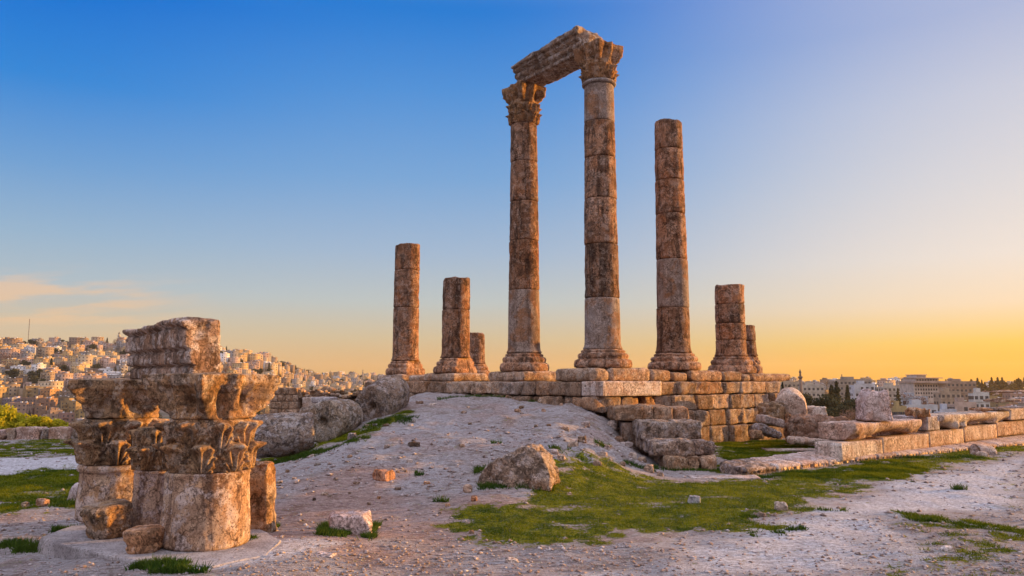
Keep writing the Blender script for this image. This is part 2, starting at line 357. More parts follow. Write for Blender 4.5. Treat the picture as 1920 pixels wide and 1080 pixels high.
def grassmask(x, y):
    P = np.stack([x, y, 0*x], -1); m = np.zeros(x.shape)
    n1 = fbm(P*1.1, 41, 4); n2 = fbm(P*5.0, 47, 3); far = (y < 34) & (y > 3)
    for poly, s, k in GPW:
        sdv = psd(x, y, poly)
        m = np.maximum(m, sm((sdv+n1*s*1.8+n2*s*1.3)/s*.5+.55)*min(k, 1)*sm(.9+n2*1.2+(k-.7)*1.5))
    bare = sm((fbm(P*np.array([.8,1.6,1]), 61, 5, .65)-.20)/.25)
    return m*(1-.5*bare)*(.9+.5*n2)*far
def palemask(x, y):
    m = np.zeros(x.shape); P = np.stack([x, y, 0*x], -1); n = fbm(P*2, 71, 4)
    for poly, s in PALEW: m = np.maximum(m, sm((psd(x, y, poly)+n*s)/s*.8+.5))
    return m
WARMW = polyw([(500,905),(690,885),(800,950),(960,935),(1050,925),(900,1000),(700,1060),(480,1015)])
def warmmask(x, y):
    P = np.stack([x, y, 0*x], -1); return sm((psd(x, y, WARMW)+fbm(P*1.3, 83, 4)*1.6)/1.2+.5)
def axis(lo, hi, step, far0, far1, g=1.085):
    v = list(np.arange(lo, hi, step)); s = step; q = v[-1]
    while q < far1: s *= g; q += s; v.append(q)
    s = step; q = v[0]; w = []
    while q > far0: s *= g; q -= s; w.append(q)
    return np.array(w[::-1]+v)
gx = axis(-20, 20, .11, -2100, 2100); gy = axis(5.5, 33, .11, -40, 2300)
GX, GY = np.meshgrid(gx, gy); fx, fy = GX.ravel(), GY.ravel(); gz = H(fx, fy)
nx, ny = len(gx), len(gy)
ii = (np.arange(ny-1)[:, None]*nx+np.arange(nx-1)[None])
GF = np.stack([ii, ii+1, ii+nx+1, ii+nx], -1).reshape(-1, 4)

mg, t, b = newmat('ground_gravel_and_grass')
v, oi = coords(t, False)
at = t.nodes.new('ShaderNodeAttribute'); at.attribute_name = 'grass'; ap = t.nodes.new('ShaderNodeAttribute'); ap.attribute_name = 'pale'; ac = t.nodes.new('ShaderNodeAttribute'); ac.attribute_name = 'far'
n1 = noise(t, v, .35, 6, .6, .5); n2 = noise(t, v, 2.2, 8, .7); n3 = noise(t, v, 14, 8, .75); n4 = noise(t, v, 60, 4, .8)
gc = mixc(t, maprange(t, n1, .38, .62), (.35,.295,.28,1), (.385,.35,.355,1))
gc = mixc(t, mth(t, 'MULTIPLY', maprange(t, n2, .50, .60), .55), gc, (.20,.13,.10,1))
gc = mixc(t, mth(t, 'MULTIPLY', maprange(t, n3, .50, .58), .65), gc, (.58,.52,.52,1))
gc = mixc(t, mth(t, 'MULTIPLY', maprange(t, n4, .53, .60), .6), gc, (.07,.05,.045,1))
gc = mixc(t, mth(t, 'MULTIPLY', maprange(t, noise(t, scl(t, v, (1, 2.2, 1)), 6.5, 7, .78), .52, .57), .6), gc, (.13,.085,.07,1))
aw = t.nodes.new('ShaderNodeAttribute'); aw.attribute_name = 'warm'
wf = mth(t, 'MAXIMUM', mth(t, 'MULTIPLY', aw.outputs['Fac'], .75), mth(t, 'MULTIPLY', maprange(t, noise(t, v, .55, 6, .65, .6), .52, .60), .4))
gc = mixc(t, wf, gc, mixc(t, 1.0, gc, (1.0,.74,.62,1), 'MULTIPLY'))
gc = mixc(t, mth(t, 'MULTIPLY', ap.outputs['Fac'], .8), gc, mixc(t, maprange(t, mth(t, 'ADD', mth(t, 'MULTIPLY', n3, .6), mth(t, 'MULTIPLY', n4, .4)), .455, .54), (.78,.75,.78,1), (.37,.335,.34,1)))
vo = t.nodes.new('ShaderNodeTexVoronoi'); vo.inputs['Scale'].default_value = 22; vo.inputs['Randomness'].default_value = 1; t.links.new(v, vo.inputs['Vector'])
peb = maprange(t, vo.outputs['Distance'], .30, .16)
pv = mth(t, 'MULTIPLY', peb, maprange(t, noise(t, v, 5, 4, .7), .48, .58))
gc = mixc(t, mth(t, 'MULTIPLY', pv, .65), gc, mixc(t, .8, (.5,.44,.43,1), vo.outputs['Color'], 'SOFT_LIGHT'))
gr = mixc(t, maprange(t, n2, .44, .56), (.045,.072,.001,1), (.19,.185,.003,1))
gr = mixc(t, mth(t, 'MULTIPLY', maprange(t, noise(t, scl(t, v, (1, 2.5, 1)), 9, 7, .78), .47, .54), .7), gr, (.018,.030,.001,1))
gr = mixc(t, mth(t, 'MULTIPLY', maprange(t, n3, .52, .60), .5), gr, (.22,.19,.03,1))
gr = mixc(t, mth(t, 'MULTIPLY', maprange(t, n4, .60, .64), .8), gr, (.62,.60,.48,1))
gm = maprange(t, mth(t, 'ADD', at.outputs['Fac'], mth(t, 'ADD', mth(t, 'MULTIPLY', mth(t, 'SUBTRACT', n3, .5), 2.6), mth(t, 'MULTIPLY', mth(t, 'SUBTRACT', n2, .5), 1.6))), .32, .50)
gc = mixc(t, gm, gc, gr)
fc = mixc(t, maprange(t, noise(t, v, .03, 5, .7), .4, .6), (.22,.17,.14,1), (.10,.10,.06,1))
gc = mixc(t, ac.outputs['Fac'], gc, fc)
t.links.new(gc, b.inputs['Base Color']); b.inputs['Specular IOR Level'].default_value = .05
bp = t.nodes.new('ShaderNodeBump'); bp.inputs['Strength'].default_value = 1; bp.inputs['Distance'].default_value = .06
t.links.new(mth(t, 'ADD', mth(t, 'ADD', mth(t, 'MULTIPLY', n3, .6), mth(t, 'MULTIPLY', n4, .35)), mth(t, 'MULTIPLY', pv, .35)), bp.inputs['Height']); t.links.new(bp.outputs[0], b.inputs['Normal'])
gme = mesh('ground', np.stack([fx, fy, gz], -1), GF, mg)
for nm_, arr in (('grass', grassmask(fx, fy)), ('pale', palemask(fx, fy)), ('warm', warmmask(fx, fy)), ('far', sm((fy-34)/6)*(1-((np.abs(fx+2) < 13) & (fy < 49))))):
    a_ = gme.attributes.new(nm_, 'FLOAT', 'POINT'); a_.data.foreach_set('value', arr.astype(np.float32))
g = link('ground', gme); g['kind'] = 'structure'

# ================================================================== temple podium
podium = empty('temple_podium', (PC[0], PC[1], 0), 0, 'long raised temple platform of weathered ashlar blocks carrying the standing columns', 'platform')
def pl(o_x, o_y, z=0): return (o_x-PC[0], o_y-PC[1], z)
A2, A1 = math.atan2(U2[1], U2[0]), math.atan2(U1[1], U1[0])
N2 = np.array([.613, -.79]); N1 = np.array([-.79, -.613])
c_ = PC-U2*.0
core = [PC+U2*.35+U1*.35, PC+U2*8.6+U1*.35, PC+U2*10.8+U1*23, PC+U2*7.2+U1*23, PC+U2*4.5+U1*14.2, PC+U2*.35+U1*14.2]
def prism(pts, z0, z1, loc0):
    n = len(pts); V = [(p[0]-loc0[0], p[1]-loc0[1], z0) for p in pts]+[(p[0]-loc0[0], p[1]-loc0[1], z1) for p in pts]
    return V, [tuple(range(n))[::-1], tuple(range(n, 2*n))]+[(i, (i+1) % n, n+(i+1) % n, n+i) for i in range(n)]
V_, F_ = prism(core, -.5, 1.97, PC); link('earth_core', mesh('earth_core', V_, F_, M_EARTH, False), podium)
sd_ = [100]
def ns(): sd_[0] += 1; return sd_[0]
tints = [(1,1,1),(.85,.8,.76),(1.18,1.14,1.1),(.7,.63,.57),(1.05,.88,.74),(.95,.98,1.06),(1.32,1.26,1.2),(.8,.78,.78)]
def course(p0, u, ang, nrm, t0, t1, z0, z1, dep, lens, mat, parent, orig, name='stone_block', rad=.035, rough=.022, proud=0, colr=None, var=.08):
    tt = t0
    while tt < t1-.15:
        L = min(rnd.uniform(*lens), t1-tt)
        if t1-tt-L < .25: L = t1-tt
        pj = proud+rnd.uniform(-var, var); ctr = p0+u*(tt+L/2)-nrm*(dep/2-pj)
        block(name, L-.018, dep, (z1-z0)-.012, mat, (ctr[0]-orig[0], ctr[1]-orig[1], z0), ang+rnd.uniform(-.012, .012), parent, colr or rnd.choice(tints), rad=rad*rnd.uniform(.6, 1.8), rough=rough*rnd.uniform(.8, 1.9), seed=ns(), res=.055, cuts=rnd.choice((0, 0, 1, 2)), rot=(rnd.gauss(0, .012), rnd.gauss(0, .014), ang+rnd.gauss(0, .02)))
        tt += L
# front wall (right) four courses
course(PC, U2, A2, N2, 2.55, 9.05, 1.62, 2.03, .7, (.7,1.5), M_WALL, podium, PC)
course(PC, U2, A2, N2, .0, 9.15, 1.14, 1.62, .7, (.45,1.2), M_WALL, podium, PC, proud=.03)
course(PC, U2, A2, N2, .6, 9.2, .62, 1.14, .7, (.4,1.1), M_WALL, podium, PC, proud=.06)
course(PC, U2, A2, N2, 1.8, 9.3, .0, .62, .7, (.5,1.0), M_WALL, podium, PC, proud=.10)
p_ = PC+U2*1.25-N2*.25
block('stone_block', 2.5, .85, .43, M_PALE, pl(p_[0], p_[1], 1.61), A2, podium, (1.08,1.06,1.04), rad=.02, rough=.008, seed=7)
# flank wall (left)
course(PC, U1, A1, N1, .75, 14.4, 1.60, 2.03, .7, (.6,1.6), M_WALL, podium, PC)
course(PC, U1, A1, N1, .0, 14.4, 1.22, 1.60, .7, (.3,.7), M_WALL, podium, PC, proud=.06, rad=.06, rough=.035)
course(PC, U1, A1, N1, 6, 14.5, .70, 1.22, .7, (.5,1.0), M_WALL, podium, PC, proud=.08)

# columns -----------------------------------------------------------
COLS = dict(c2=(1131,23.7), c1=(983,26.85), cB=(854,30.0), cA=(760,33.2), c3=(1265,25.75), c4=(1373,27.8))
def cxy(k): px, Yd = COLS[k]; return np.array([xat(px, Yd), Yd])
# stylobate slabs under the columns
def styl(ctr, ang, L, Wd, z1, mat=M_WALL, col=(1.2,1.16,1.14)):
    block('stylobate_slab', L, Wd, z1-2.02, mat, pl(ctr[0], ctr[1], 2.02), ang, podium, col, rad=.13, rough=.025, seed=ns(), edge=.25)
styl(cxy('c1'), A1, 2.0, 1.75, 2.37); styl(cxy('cB'), A1, 2.1, 1.7, 2.34); styl(cxy('cA'), A1, 2.2, 1.7, 2.31)
styl((cxy('cA')+cxy('cB'))/2-U1*.2, A1, 1.5, 1.4, 2.27)
c2 = cxy('c2'); tt = -1.25
for L, zz, cl in ((.7,2.42,(1,.95,.9)), (1.75,2.44,(1.15,1.12,1.1)), (1.0,2.40,(.95,.9,.86)), (.8,2.33,(.9,.8,.72)), (1.75,2.40,(1.1,1,.95)), (1.1,2.36,(.9,.85,.8)), (.5,2.3,(1,1,1)), (2.5,2.31,(1,.9,.82))):
    styl(c2+U2*(tt+L/2), A2, L-.02, 1.75, zz, col=cl); tt += L

def base_prof(h, s=1.0):
    return [(0,0), (.80*s,0), (.88*s,.05*h), (.90*s,.22*h), (.87*s,.40*h), (.80*s,.47*h), (.76*s,.50*h), (.78*s,.56*h), (.79*s,.66*h), (.75*s,.76*h), (.69*s,.79*h), (.67*s,.83*h), (.685*s,.86*h), (.68*s,.92*h), (.62*s,.96*h), (.60*s,h), (0,h)]
def column(key, zbase, joints, rbot, rtop, mats, tilt=0, label='', s=1.0, seed=0, chunk=0, chips=.06, group='standing columns of the ruined temple'):
    px, Yd = COLS[key]; x = xat(px, Yd)
    root = empty('ancient_column', (x, Yd, zbase), 0, label, 'column', group)
    zs = [zat(j, Yd, px) for j in joints]
    P, F = lathe_v(base_prof(zs[0]-zbase, s), 88, .03, seed, 2.2, chips*1.6, .035)
    if chunk:
        a = np.array([math.cos(chunk), math.sin(chunk), .25]); q = P@a-.62; P = P-np.clip(q, 0, None)[:, None]*a*.8
    link('base', mesh('base', P, F, M_COL), root, color=(1.35,1.32,1.28))
    H0, H1 = zs[0], zs[-1]
    for i in range(len(zs)-1):
        f0, f1 = (zs[i]-H0)/max(H1-H0, 1e-3), (zs[i+1]-H0)/max(H1-H0, 1e-3)
        ra, rb = rbot+(rtop-rbot)*f0, rbot+(rtop-rbot)*f1
        if i == 0:   # the shaft flares into the base
            hh = zs[1]-zs[0]; pr = [(0,0), (ra*1.09,0), (ra*1.09,.04), (ra*1.03,.09), (ra*1.0,.22), (rb,hh-.03), (rb-.012,hh-.01), (rb-.03,hh), (0,hh)]
        else: pr = drum_prof(ra, rb, zs[i+1]-zs[i], .03)
        mt, cl, rg = mats[i]
        j_ = rnd.uniform(.84, 1.22); w_ = rnd.uniform(.97, 1.05)
        cl = (cl[0]*j_*w_, cl[1]*j_, cl[2]*j_/w_) if mt is not M_GREY else (cl[0]*.98, cl[1]*.90, cl[2]*.84)
        def broken(rr, zz, TH, hh=zs[i+1]-zs[i]):
            w = np.clip((zz/hh-.6)/.4, 0, 1); n = fbm(np.stack([rr*np.cos(TH)*2.2, rr*np.sin(TH)*2.2, 0*TH], -1).reshape(-1, 3), seed+4, 4).reshape(TH.shape)
            return rr, zz-w*np.clip(.02-n*.16, 0, .12)
        P, F = lathe_v(pr, 96, rg, seed*13+i, 2.3, chips if mt is not M_GREY else .015, .06, broken if (i == len(zs)-2 and key not in ('c1', 'c2')) else None)
        link('drum', mesh('drum', P, F, mt), root, (rnd.uniform(-.012,.012), rnd.uniform(-.012,.012), zs[i]-zbase), (0,0,0), cl)
    return root, x, Yd, H1
D = M_COL; Gy = M_GREY
A = (1,1,1)
def cl(s, w=1.0): return (s*w, s, s/w)
c2r, X2, Y2, T2 = column('c2', 2.43, [655,560,460,375,298,232,163], .555, .475, [(Gy,cl(1.05),.006),(D,cl(.8,1.03),.022),(D,cl(1.0),.02),(D,cl(.95),.022),(D,cl(.95,1.06),.02),(Gy,cl(1.0),.006)], label='tallest column at the platform corner, pale grey lowest and topmost drums, holding the right end of the lintel', s=1.0, seed=2)
c1r, X1, Y1, T1 = column('c1', 2.36, [662,545,453,380,306,235], .565, .475, [(Gy,cl(.95,1.08),.01),(D,cl(1.0,1.06),.02),(D,cl(.92,1.05),.02),(D,cl(.9),.02),(D,cl(.9),.02)], label='tall column left of the corner one, carved capital holding the left end of the lintel', s=.97, seed=3)
column('c3', 2.39, [662,578,488,403,340,283,227], .555, .47, [(D,cl(.95,.98),.02),(Gy,cl(.9,1.05),.008),(D,cl(.92,1.03),.02),(D,cl(1.0,1.05),.02),(D,cl(.98,1.03),.02),(D,cl(.9,1.03),.02)], label='tall column without a capital standing right of the lintel pair', s=1.0, seed=4)
column('c4', 2.30, [668,637.7,606.7,571,534], .54, .52, [(D,cl(1.15,1.02),.018),(D,cl(1.15,1.02),.018),(D,cl(1.1,1.02),.018),(D,cl(1.1),.022)], label='short rightmost column stump of four drums near the end of the platform', s=.95, seed=5)
column('cB', 2.33, [671,581.7,521], .55, .535, [(D,cl(1.08,1.02),.022),(D,cl(1.15,.98),.018)], label='short two drum column stump, second from the left, with a battered foot', s=.96, seed=6, chunk=-.7, chips=.12)
column('cA', 2.30, [676,577.6,507.7,458], .56, .54, [(D,cl(1.0,1.04),.022),(D,cl(.98,1.03),.022),(D,cl(.92,1.03),.018)], label='leftmost standing column, medium height of three drums and no capital', s=.95, seed=8, chunk=-.6, chips=.08)
# stump behind B
COLS['b2'] = (891, 42.5)
block('stylobate_slab', 1.9, 1.8, .26, M_WALL, pl(xat(891,42.5), 42.5, 2.02), A2, podium, rad=.1, rough=.02, seed=55)
column('b2', 2.28, [682,623], .52, .50, [(D,cl(1.05,1.04),.02)], label='small single drum column stump far back, half hidden by a two drum stump', s=.92, seed=9)
# broken half column behind 4
COLS['d4'] = (1399, 30.0)
column('d4', 2.28, [668,640,610], .44, .40, [(D,cl(1.0),.03),(D,cl(.9),.045)], label='battered low half column just behind the rightmost stump', s=.72, seed=10, chips=.3)
q = np.array([xat(1404,30.4), 30.4]); block('stylobate_slab', 1.7, 1.6, .24, M_WALL, pl(q[0], q[1], 2.02), A2, podium, rad=.1, rough=.02, seed=56)

# capitals ----------------------------------------------------------
def wrap(a, p): return (a+p/2) % p-p/2
def cap_lower(rb, rt, h, seed, rough, segs=160, res=.03, leaf=.10, nl=8):
    prof = [(0,0), (rb*.94,0), (rb,.02*h)]+[(rb+(rt-rb)*(k/12)**2, h*(k/12)) for k in range(1, 12)]+[(rt,h*.98), (rt*.97,h), (0,h)]
    def f(rr, zz, TH):
        t = np.clip(zz/h, 0, 1); side = np.clip((rr-rb*.8)/(rb*.1), 0, 1); d = 0*rr; per = 2*math.pi/nl
        for off, t0, t1, amp in ((0, -.02, .56, 1.25), (per/2, .30, .97, .95)):
            tp = (t-t0)/(t1-t0); a = wrap(TH-off, per)/(per/2)
            w = (.80*np.clip(1-(np.abs(tp-.42)/.75)**3, 0, 1)+.04)*(1+.14*np.cos(tp*24))
            body = np.clip((1-(np.abs(a)/np.maximum(w, .03))**4)*1.8, 0, 1)
            fan = np.arctan2(np.abs(a)*.55, np.maximum(tp+.12, .02))
            prot = (.50+.35*np.clip(tp, 0, 1)+.75*np.exp(-((tp-.88)/.13)**2)*np.exp(-(a/.55)**2))*leaf*amp
            rib = leaf*(.20*np.cos(fan*19)+.22*np.exp(-(a/.09)**2)-.12)
            ok = ((tp > 0) & (tp < 1)).astype(float)
            edge = sm((1-tp)/.06)*sm(tp/.05)
            d = np.maximum(d, ok*body*np.maximum(prot+rib, 0)*edge)
        return rr+d*side*1.0, zz
    return lathe_v(prof, segs, rough, seed, 3.0, rough*2.2, res, f)
def cap_upper(rb, d0, h, seed, rough, segs=160, res=.03, conc=.12, tip=1.0, fl=1.3):
    prof = [(0,0), (rb*.95,0), (rb,.03*h)]+[(rb, h*(k/16)) for k in range(1, 16)]+[(rb,h*.99), (rb*.95,h), (0,h)]
    def f(rr, zz, TH):
        t = np.clip(zz/h, 0, 1); ph = wrap(TH, math.pi/2); u = np.abs(ph)/(math.pi/4)
        S = d0*(1-conc*(1-u*u))/np.cos(ph); S = np.minimum(S, d0*1.36*tip)
        bl = sm((t-.05)/.78)**fl
        tgt = rb+(S-rb)*np.where(t > .72, .92+.08*sm((t-.72)/.06), bl*.95)
        ridge = .13*np.exp(-((u-1)/.22)**2)*np.sin(np.clip(t/.75, 0, 1)*math.pi)   # corner volutes
        mid = .10*np.exp(-(u/.22)**2)*np.clip(t-.1, 0, .9)*1.2                      # centre flower
        hol = -.12*np.exp(-((u-.5)/.22)**2)*np.sin(np.clip(t/.8, 0, 1)*math.pi)
        curl = .02*np.cos(t*26)*np.exp(-((u-1)/.3)**2)*(t < .72)
        lip = -.025*np.exp(-((t-.71)/.025)**2)
        k = np.clip(rr/rb, 0, 1)
        return np.where(rr > rb*.7, (tgt+ridge+mid+hol+curl+lip)*k, rr*(1+(S/rb-1)*.9*(t > .5))), zz
    return lathe_v(prof, segs, rough, seed, 2.6, rough*2.0, res, f)
def capital(parent, z0, z1, z2, rb, rt, d0, seed, rough, mat, rot, color=(1,1,1), segs=160, res=.03, leaf=.1):
    P, F = cap_lower(rb, rt, z1-z0, seed, rough, segs, res, leaf)
    a = link('capital_leaf_band', mesh('capital_leaf_band', P, F, mat), parent, (0,0,z0), (0,0,rot), color)
    P, F = cap_upper(rt*.97, d0, z2-z1, seed+1, rough, segs, res)
    b_ = link('capital_abacus', mesh('capital_abacus', P, F, mat), parent, (0,0,z1), (0,0,rot), color)
    return a, b_
zb = lambda py, Yd: zat(py, Yd)
# ring + capital of column 2
P, F = lathe_v([(0,0), (.50,0), (.545,.03), (.55,.07), (.52,.11), (.49,.12), (0,.12)], 96, .006, 31, 2, .01, .02)
link('neck_ring', mesh('neck_ring', P, F, M_GREY), c2r, (0,0,T2-2.43))
k2 = (T2-2.43+.12, zb(128,Y2)-2.43, zb(90,Y2)-2.43)
capital(c2r, *k2, .47, .52, .60, 61, .035, M_CARVE, A2+.0, (.95,.8,.7), leaf=.09)
k1 = (T1-2.36, zb(199,Y1)-2.36, zb(166,Y1)-2.36)
capital(c1r, *k1, .47, .53, .60, 63, .035, M_CARVE, A2+.0, (1.0,.85,.72), leaf=.09)

# lintel ------------------------------------------------------------
Zl = (k2[2]+2.43+k1[2]+2.36)/2
pa = np.array([X1, Y1])+U1*.0+U2*.06; pb = np.array([X2, Y2])+U1*.28+U2*.06; Ll = np.linalg.norm(pb-pa); hl_ = .90
def fascia(steps, amt, axis_=1, sgn=-1, brokentop=.1, seed=0, endbreak=.0, tap=0):
    def f(P, Nn, T):
        h = P[:, 2].max()-P[:, 2].min(); t = (P[:, 2]-P[:, 2].min())/h; P = P.copy()
        off = 0*t
        for s in steps: off = off+amt*sm((t-s)/.03)
        off = off-amt*1.0*sum(np.exp(-((t-s)/.025)**2) for s in steps)
        face = np.clip(T[:, axis_]*sgn, 0, 1)**2
        P[:, axis_] += sgn*off*face
        n = fbm(np.stack([P[:, 0]*1.1, P[:, 1]*.8, 0*t], -1)+seed, seed, 4)
        P[:, 2] -= sm((t-.55)/.45)*(np.clip(brokentop*(.4-n*2.0), -.02, brokentop*3)+tap*(.5-.5*T[:, 0]))
        if endbreak:
            e = np.clip(T[:, 0], 0, 1)**3; P[:, 0] -= e*endbreak*np.clip(.5+fbm(P*1.6+4, seed+2, 3)*1.5, 0, 1.4)*(.4+.8*np.abs(t-.3))
            e = np.clip(-T[:, 0], 0, 1)**3; P[:, 0] += e*endbreak*.4*np.clip(.5+fbm(P*1.6+9, seed+3, 3)*1.5, 0, 1.4)
        return P
    return f
mc = (pa+pb)/2
# local +x along from c1 towards c2, local -y faces outwards (left, camera)
al = math.atan2((pb-pa)[1], (pb-pa)[0])
lin_o = block('stone_lintel', Ll, .92, hl_, M_LINTEL, (mc[0], mc[1], Zl-.06), al, None, (1.0,.95,.92), rad=.035, rough=.024, seed=72, res=.045, maxn=90, shape=fascia((.22,.46,.68), .075, 1, -1, .11, 72, .25, .18))
tag(lin_o, 'broken carved stone lintel bridging the capitals of the two tallest columns', 'lintel')

# ================================================================== blocks stepping out from the podium corner (placed by photo position at their own depth)
def pblock(name, x0, x1, y0, y1, Yd, dep, mat, label, cat='stone block', group=None, rz=0, color=(1,1,1), rad=.05, rough=.03, cuts=0, sink=.0, tilt=None, parent=None, res=.05, **kw):
    """a stone whose front face spans the given outline at distance Yd"""
    xa, xb = xat(x0, Yd, (y0+y1)/2), xat(x1, Yd, (y0+y1)/2); zt, zl = zat(y0, Yd), zat(y1, Yd)
    w = xb-xa; h = zt-zl+sink
    o = block(name, w, dep, h, mat, ((xa+xb)/2+math.sin(-rz)*dep/2*0, Yd+dep/2, zl-sink), rz, parent, color, rot=tilt, rad=rad, rough=rough, seed=ns(), cuts=cuts, res=res, **kw)
    if label: tag(o, label, cat, group)
    return o
st = empty('ruined_steps', (xat(1260,19), 19, 0), 0, 'ruined stepped stair pier of thick rough blocks at the foot of the platform corner', 'steps')
def sblock(*a, **k):
    o = pblock(*a, None, parent=st, **k); o.location.x -= st.location.x; o.location.y -= st.location.y; return o
g_ = 'tumbled_block'
sblock('stone_block', 1152, 1206, 762, 789, 20.6, 1.6, M_WALL, color=(.95,.85,.75), rough=.04)
sblock('stone_block', 1203, 1226, 760, 788, 20.7, 1.6, M_WALL, color=(1.1,1,.9))
sblock('stone_block', 1226, 1262, 762, 788, 20.8, 1.6, M_WALL, color=(1.0,.9,.8))
sblock('stone_block', 1262, 1292, 764, 789, 21.0, 1.6, M_WALL, color=(1.15,1,.88))
sblock('stone_block', 1202, 1272, 791, 826, 19.4, 2.4, M_LICHEN, color=(1.0,.95,.9), rough=.04, rad=.07)
sblock('stone_block', 1270, 1318, 790, 825, 19.5, 2.4, M_LICHEN, color=(1.1,1.05,1.0), rough=.035)
sblock('stone_block', 1222, 1304, 827, 857, 18.3, 2.6, M_LICHEN, color=(1.1,1.0,.92), rough=.04, rad=.07)
sblock('stone_block', 1303, 1343, 828, 854, 18.4, 2.6, M_LICHEN, color=(1.0,.9,.85), rough=.04)
sblock('stone_block', 1250, 1291, 858, 882, 18.0, 2.6, M_WALL, color=(1.05,1.0,.9), rough=.05, rad=.08, sink=.12)
sblock('stone_block', 1289, 1314, 855, 880, 18.1, 2.4, M_WALL, color=(.95,.85,.75), rough=.05, sink=.1)
sblock('stone_block', 1313, 1345, 855, 879, 18.1, 2.4, M_WALL, color=(1.1,.98,.88), rough=.04, rad=.06, sink=.12)
V_, F_ = prism([(2.9,20.6),(4.2,20.9),(4.9,23.2),(3.0,22.4)], -.3, .95, (st.location.x, st.location.y)); link('rubble_fill', mesh('rubble_fill', V_, F_, M_EARTH, False), st)

# ================================================================== fallen drums left of the mound
def fallen_drum(px, py, Yd, r, L, yaw, pitch, label, seed, mat=M_LICHEN, hole=True, color=(1,1,1), chip=.12):
    """axis along local x before yaw; face with socket towards -x"""
    def f(rr, zz, TH):
        d = 0*zz
        if hole: d = np.where((zz < L*.3), np.clip(1-rr/.15, 0, 1)**.5*.22, 0)
        return rr*(1-.06*np.cos(2*TH+seed)), zz+d
    e = .03; pr = [(0,0), (.05,0), (.15,0), (.2,0), (r-e*1.6,0), (r-e*.4,e*.5), (r,e*1.6), (r*1.02,L*.5), (r*.98,L-e*2), (r-e,L-e*.5), (r-e*2.4,L), (0,L)]
    P, F = lathe_v(pr, 96, .04, seed, 1.9, chip, .045, f)
    P[:, 2] -= L/2
    x, y, z = atY(px, py, Yd)
    Rm = Matrix.Rotation(yaw, 4, 'Z') @ Matrix.Rotation(math.pi/2-pitch, 4, 'Y')
    o = link('fallen_drum', mesh('fallen_drum', P, F, mat), None, (x, y, z), Rm.to_euler(), color)
    return tag(o, label, 'column drum', 'column drums fallen beside the mound')
fallen_drum(532, 815, 19.3, .56, 1.45, R(14), R(3), 'lowest fallen column drum lying on its side next to the capitals', 201, hole=False)
fallen_drum(627, 788, 20.8, .57, 1.25, R(74), R(2), 'middle fallen drum showing its round end with a square socket hole', 202, color=(1.15,1.12,1.02), chip=.04)
fallen_drum(719, 750, 22.3, .60, 1.3, R(70), R(16), 'highest fallen drum tilted against the end of the temple platform', 203, color=(1.0,.95,.9), chip=.04)

# ================================================================== ruins behind the drums
rw = empty('ruined_masonry_wall', (xat(530,36), 36, 0), 0, 'low ruined wall of cut pale blocks and rubble behind the fallen drums', 'wall')
def rb(x0, x1, y0, y1, Yd, dep, mat=M_WALL, color=(1,1,1), **k):
    o = pblock(k.pop('name', 'stone_block'), x0, x1, y0, y1, Yd, dep, mat, None, parent=rw, color=color, res=.1, **k); o.location.x -= rw.location.x; o.location.y -= rw.location.y
for row, (y0, y1) in enumerate(((727,740),(740,753),(753,767),(767,790))):
    xs = [505,516,528,541,556] if row % 2 == 0 else [505,520,535,549,556]
    for a_, b2 in zip(xs[:-1], xs[1:]): rb(a_, b2, y0, y1, 36, .7, M_WALL, rnd.choice([(1.1,1,.9),(1,.9,.8),(.9,.8,.7),(1.15,1.08,1)]), rad=.02, rough=.015)
rb(556, 566, 730, 748, 36.3, .7, color=(1.05,1,.9)); rb(566, 586, 745, 765, 34.5, .8, M_PALE, (.95,.9,.85)); rb(556, 640, 745, 790, 37.0, .8, M_WALL, (.7,.62,.52), rough=.12, rad=.1, name='rubble_course')
rb(556, 625, 730, 746, 38, .9, M_WALL, (.8,.7,.6), rough=.12, rad=.1, name='rubble_course')
for k in range(26):
    x0 = 556+rnd.random()*72; rb(x0, x0+rnd.uniform(4, 9), *(lambda q: (q, q+rnd.uniform(4, 6)))(729+rnd.random()*22), 36.6-rnd.random()*.5, .4, M_WALL, rnd.choice(tints), rad=.05, rough=.04)
rw2 = empty('rubble_wall', (xat(690,38), 38, 0), 0, 'dark overgrown rubble wall behind the highest fallen drum', 'wall')
for k in range(75):
    x0 = 622+rnd.random()*112; y0 = 731+rnd.random()*26; s_w = rnd.uniform(5, 11)
    o = pblock('rubble_stone', x0, x0+s_w, y0, y0+rnd.uniform(4, 8), 38+rnd.random()*.6-.3, .6, M_WALL, None, parent=rw2, color=rnd.choice([(.7,.62,.52),(.85,.75,.65),(.55,.5,.42),(1,.9,.8)]), rad=.06, rough=.05, res=.1)
    o.location.x -= rw2.location.x; o.location.y -= 38
o = pblock('rubble_core', 622, 745, 744, 800, 38.4, .8, M_EARTH, None, parent=rw2, color=(.6,.55,.45), rad=.12, rough=.14, res=.12); o.location.x -= rw2.location.x; o.location.y -= 38
pblock('rough_boulder', 556, 581, 762, 786, 25, .7, M_LICHEN, 'small round dark boulder between the lowest and middle fallen drums', 'boulder', cuts=4, rad=.2, rough=.06, color=(.85,.75,.65))
pblock('flat_stone_slab', 583, 622, 745, 756, 29, 1.0, M_PALE, 'bluish flat slab resting behind the middle fallen drum', 'slab', color=(.8,.85,.95), rough=.03)
pblock('flat_stone_slab', 663, 680, 758, 775, 27, .8, M_PALE, 'pale squared stone between the middle and highest fallen drums', 'slab', color=(1.05,1,.95), rough=.02)
pblock('flat_stone_slab', 668, 690, 775, 790, 25.5, .6, M_PALE, 'grey stone lying low beside the highest fallen drum', 'slab', color=(.8,.8,.85), rough=.03)

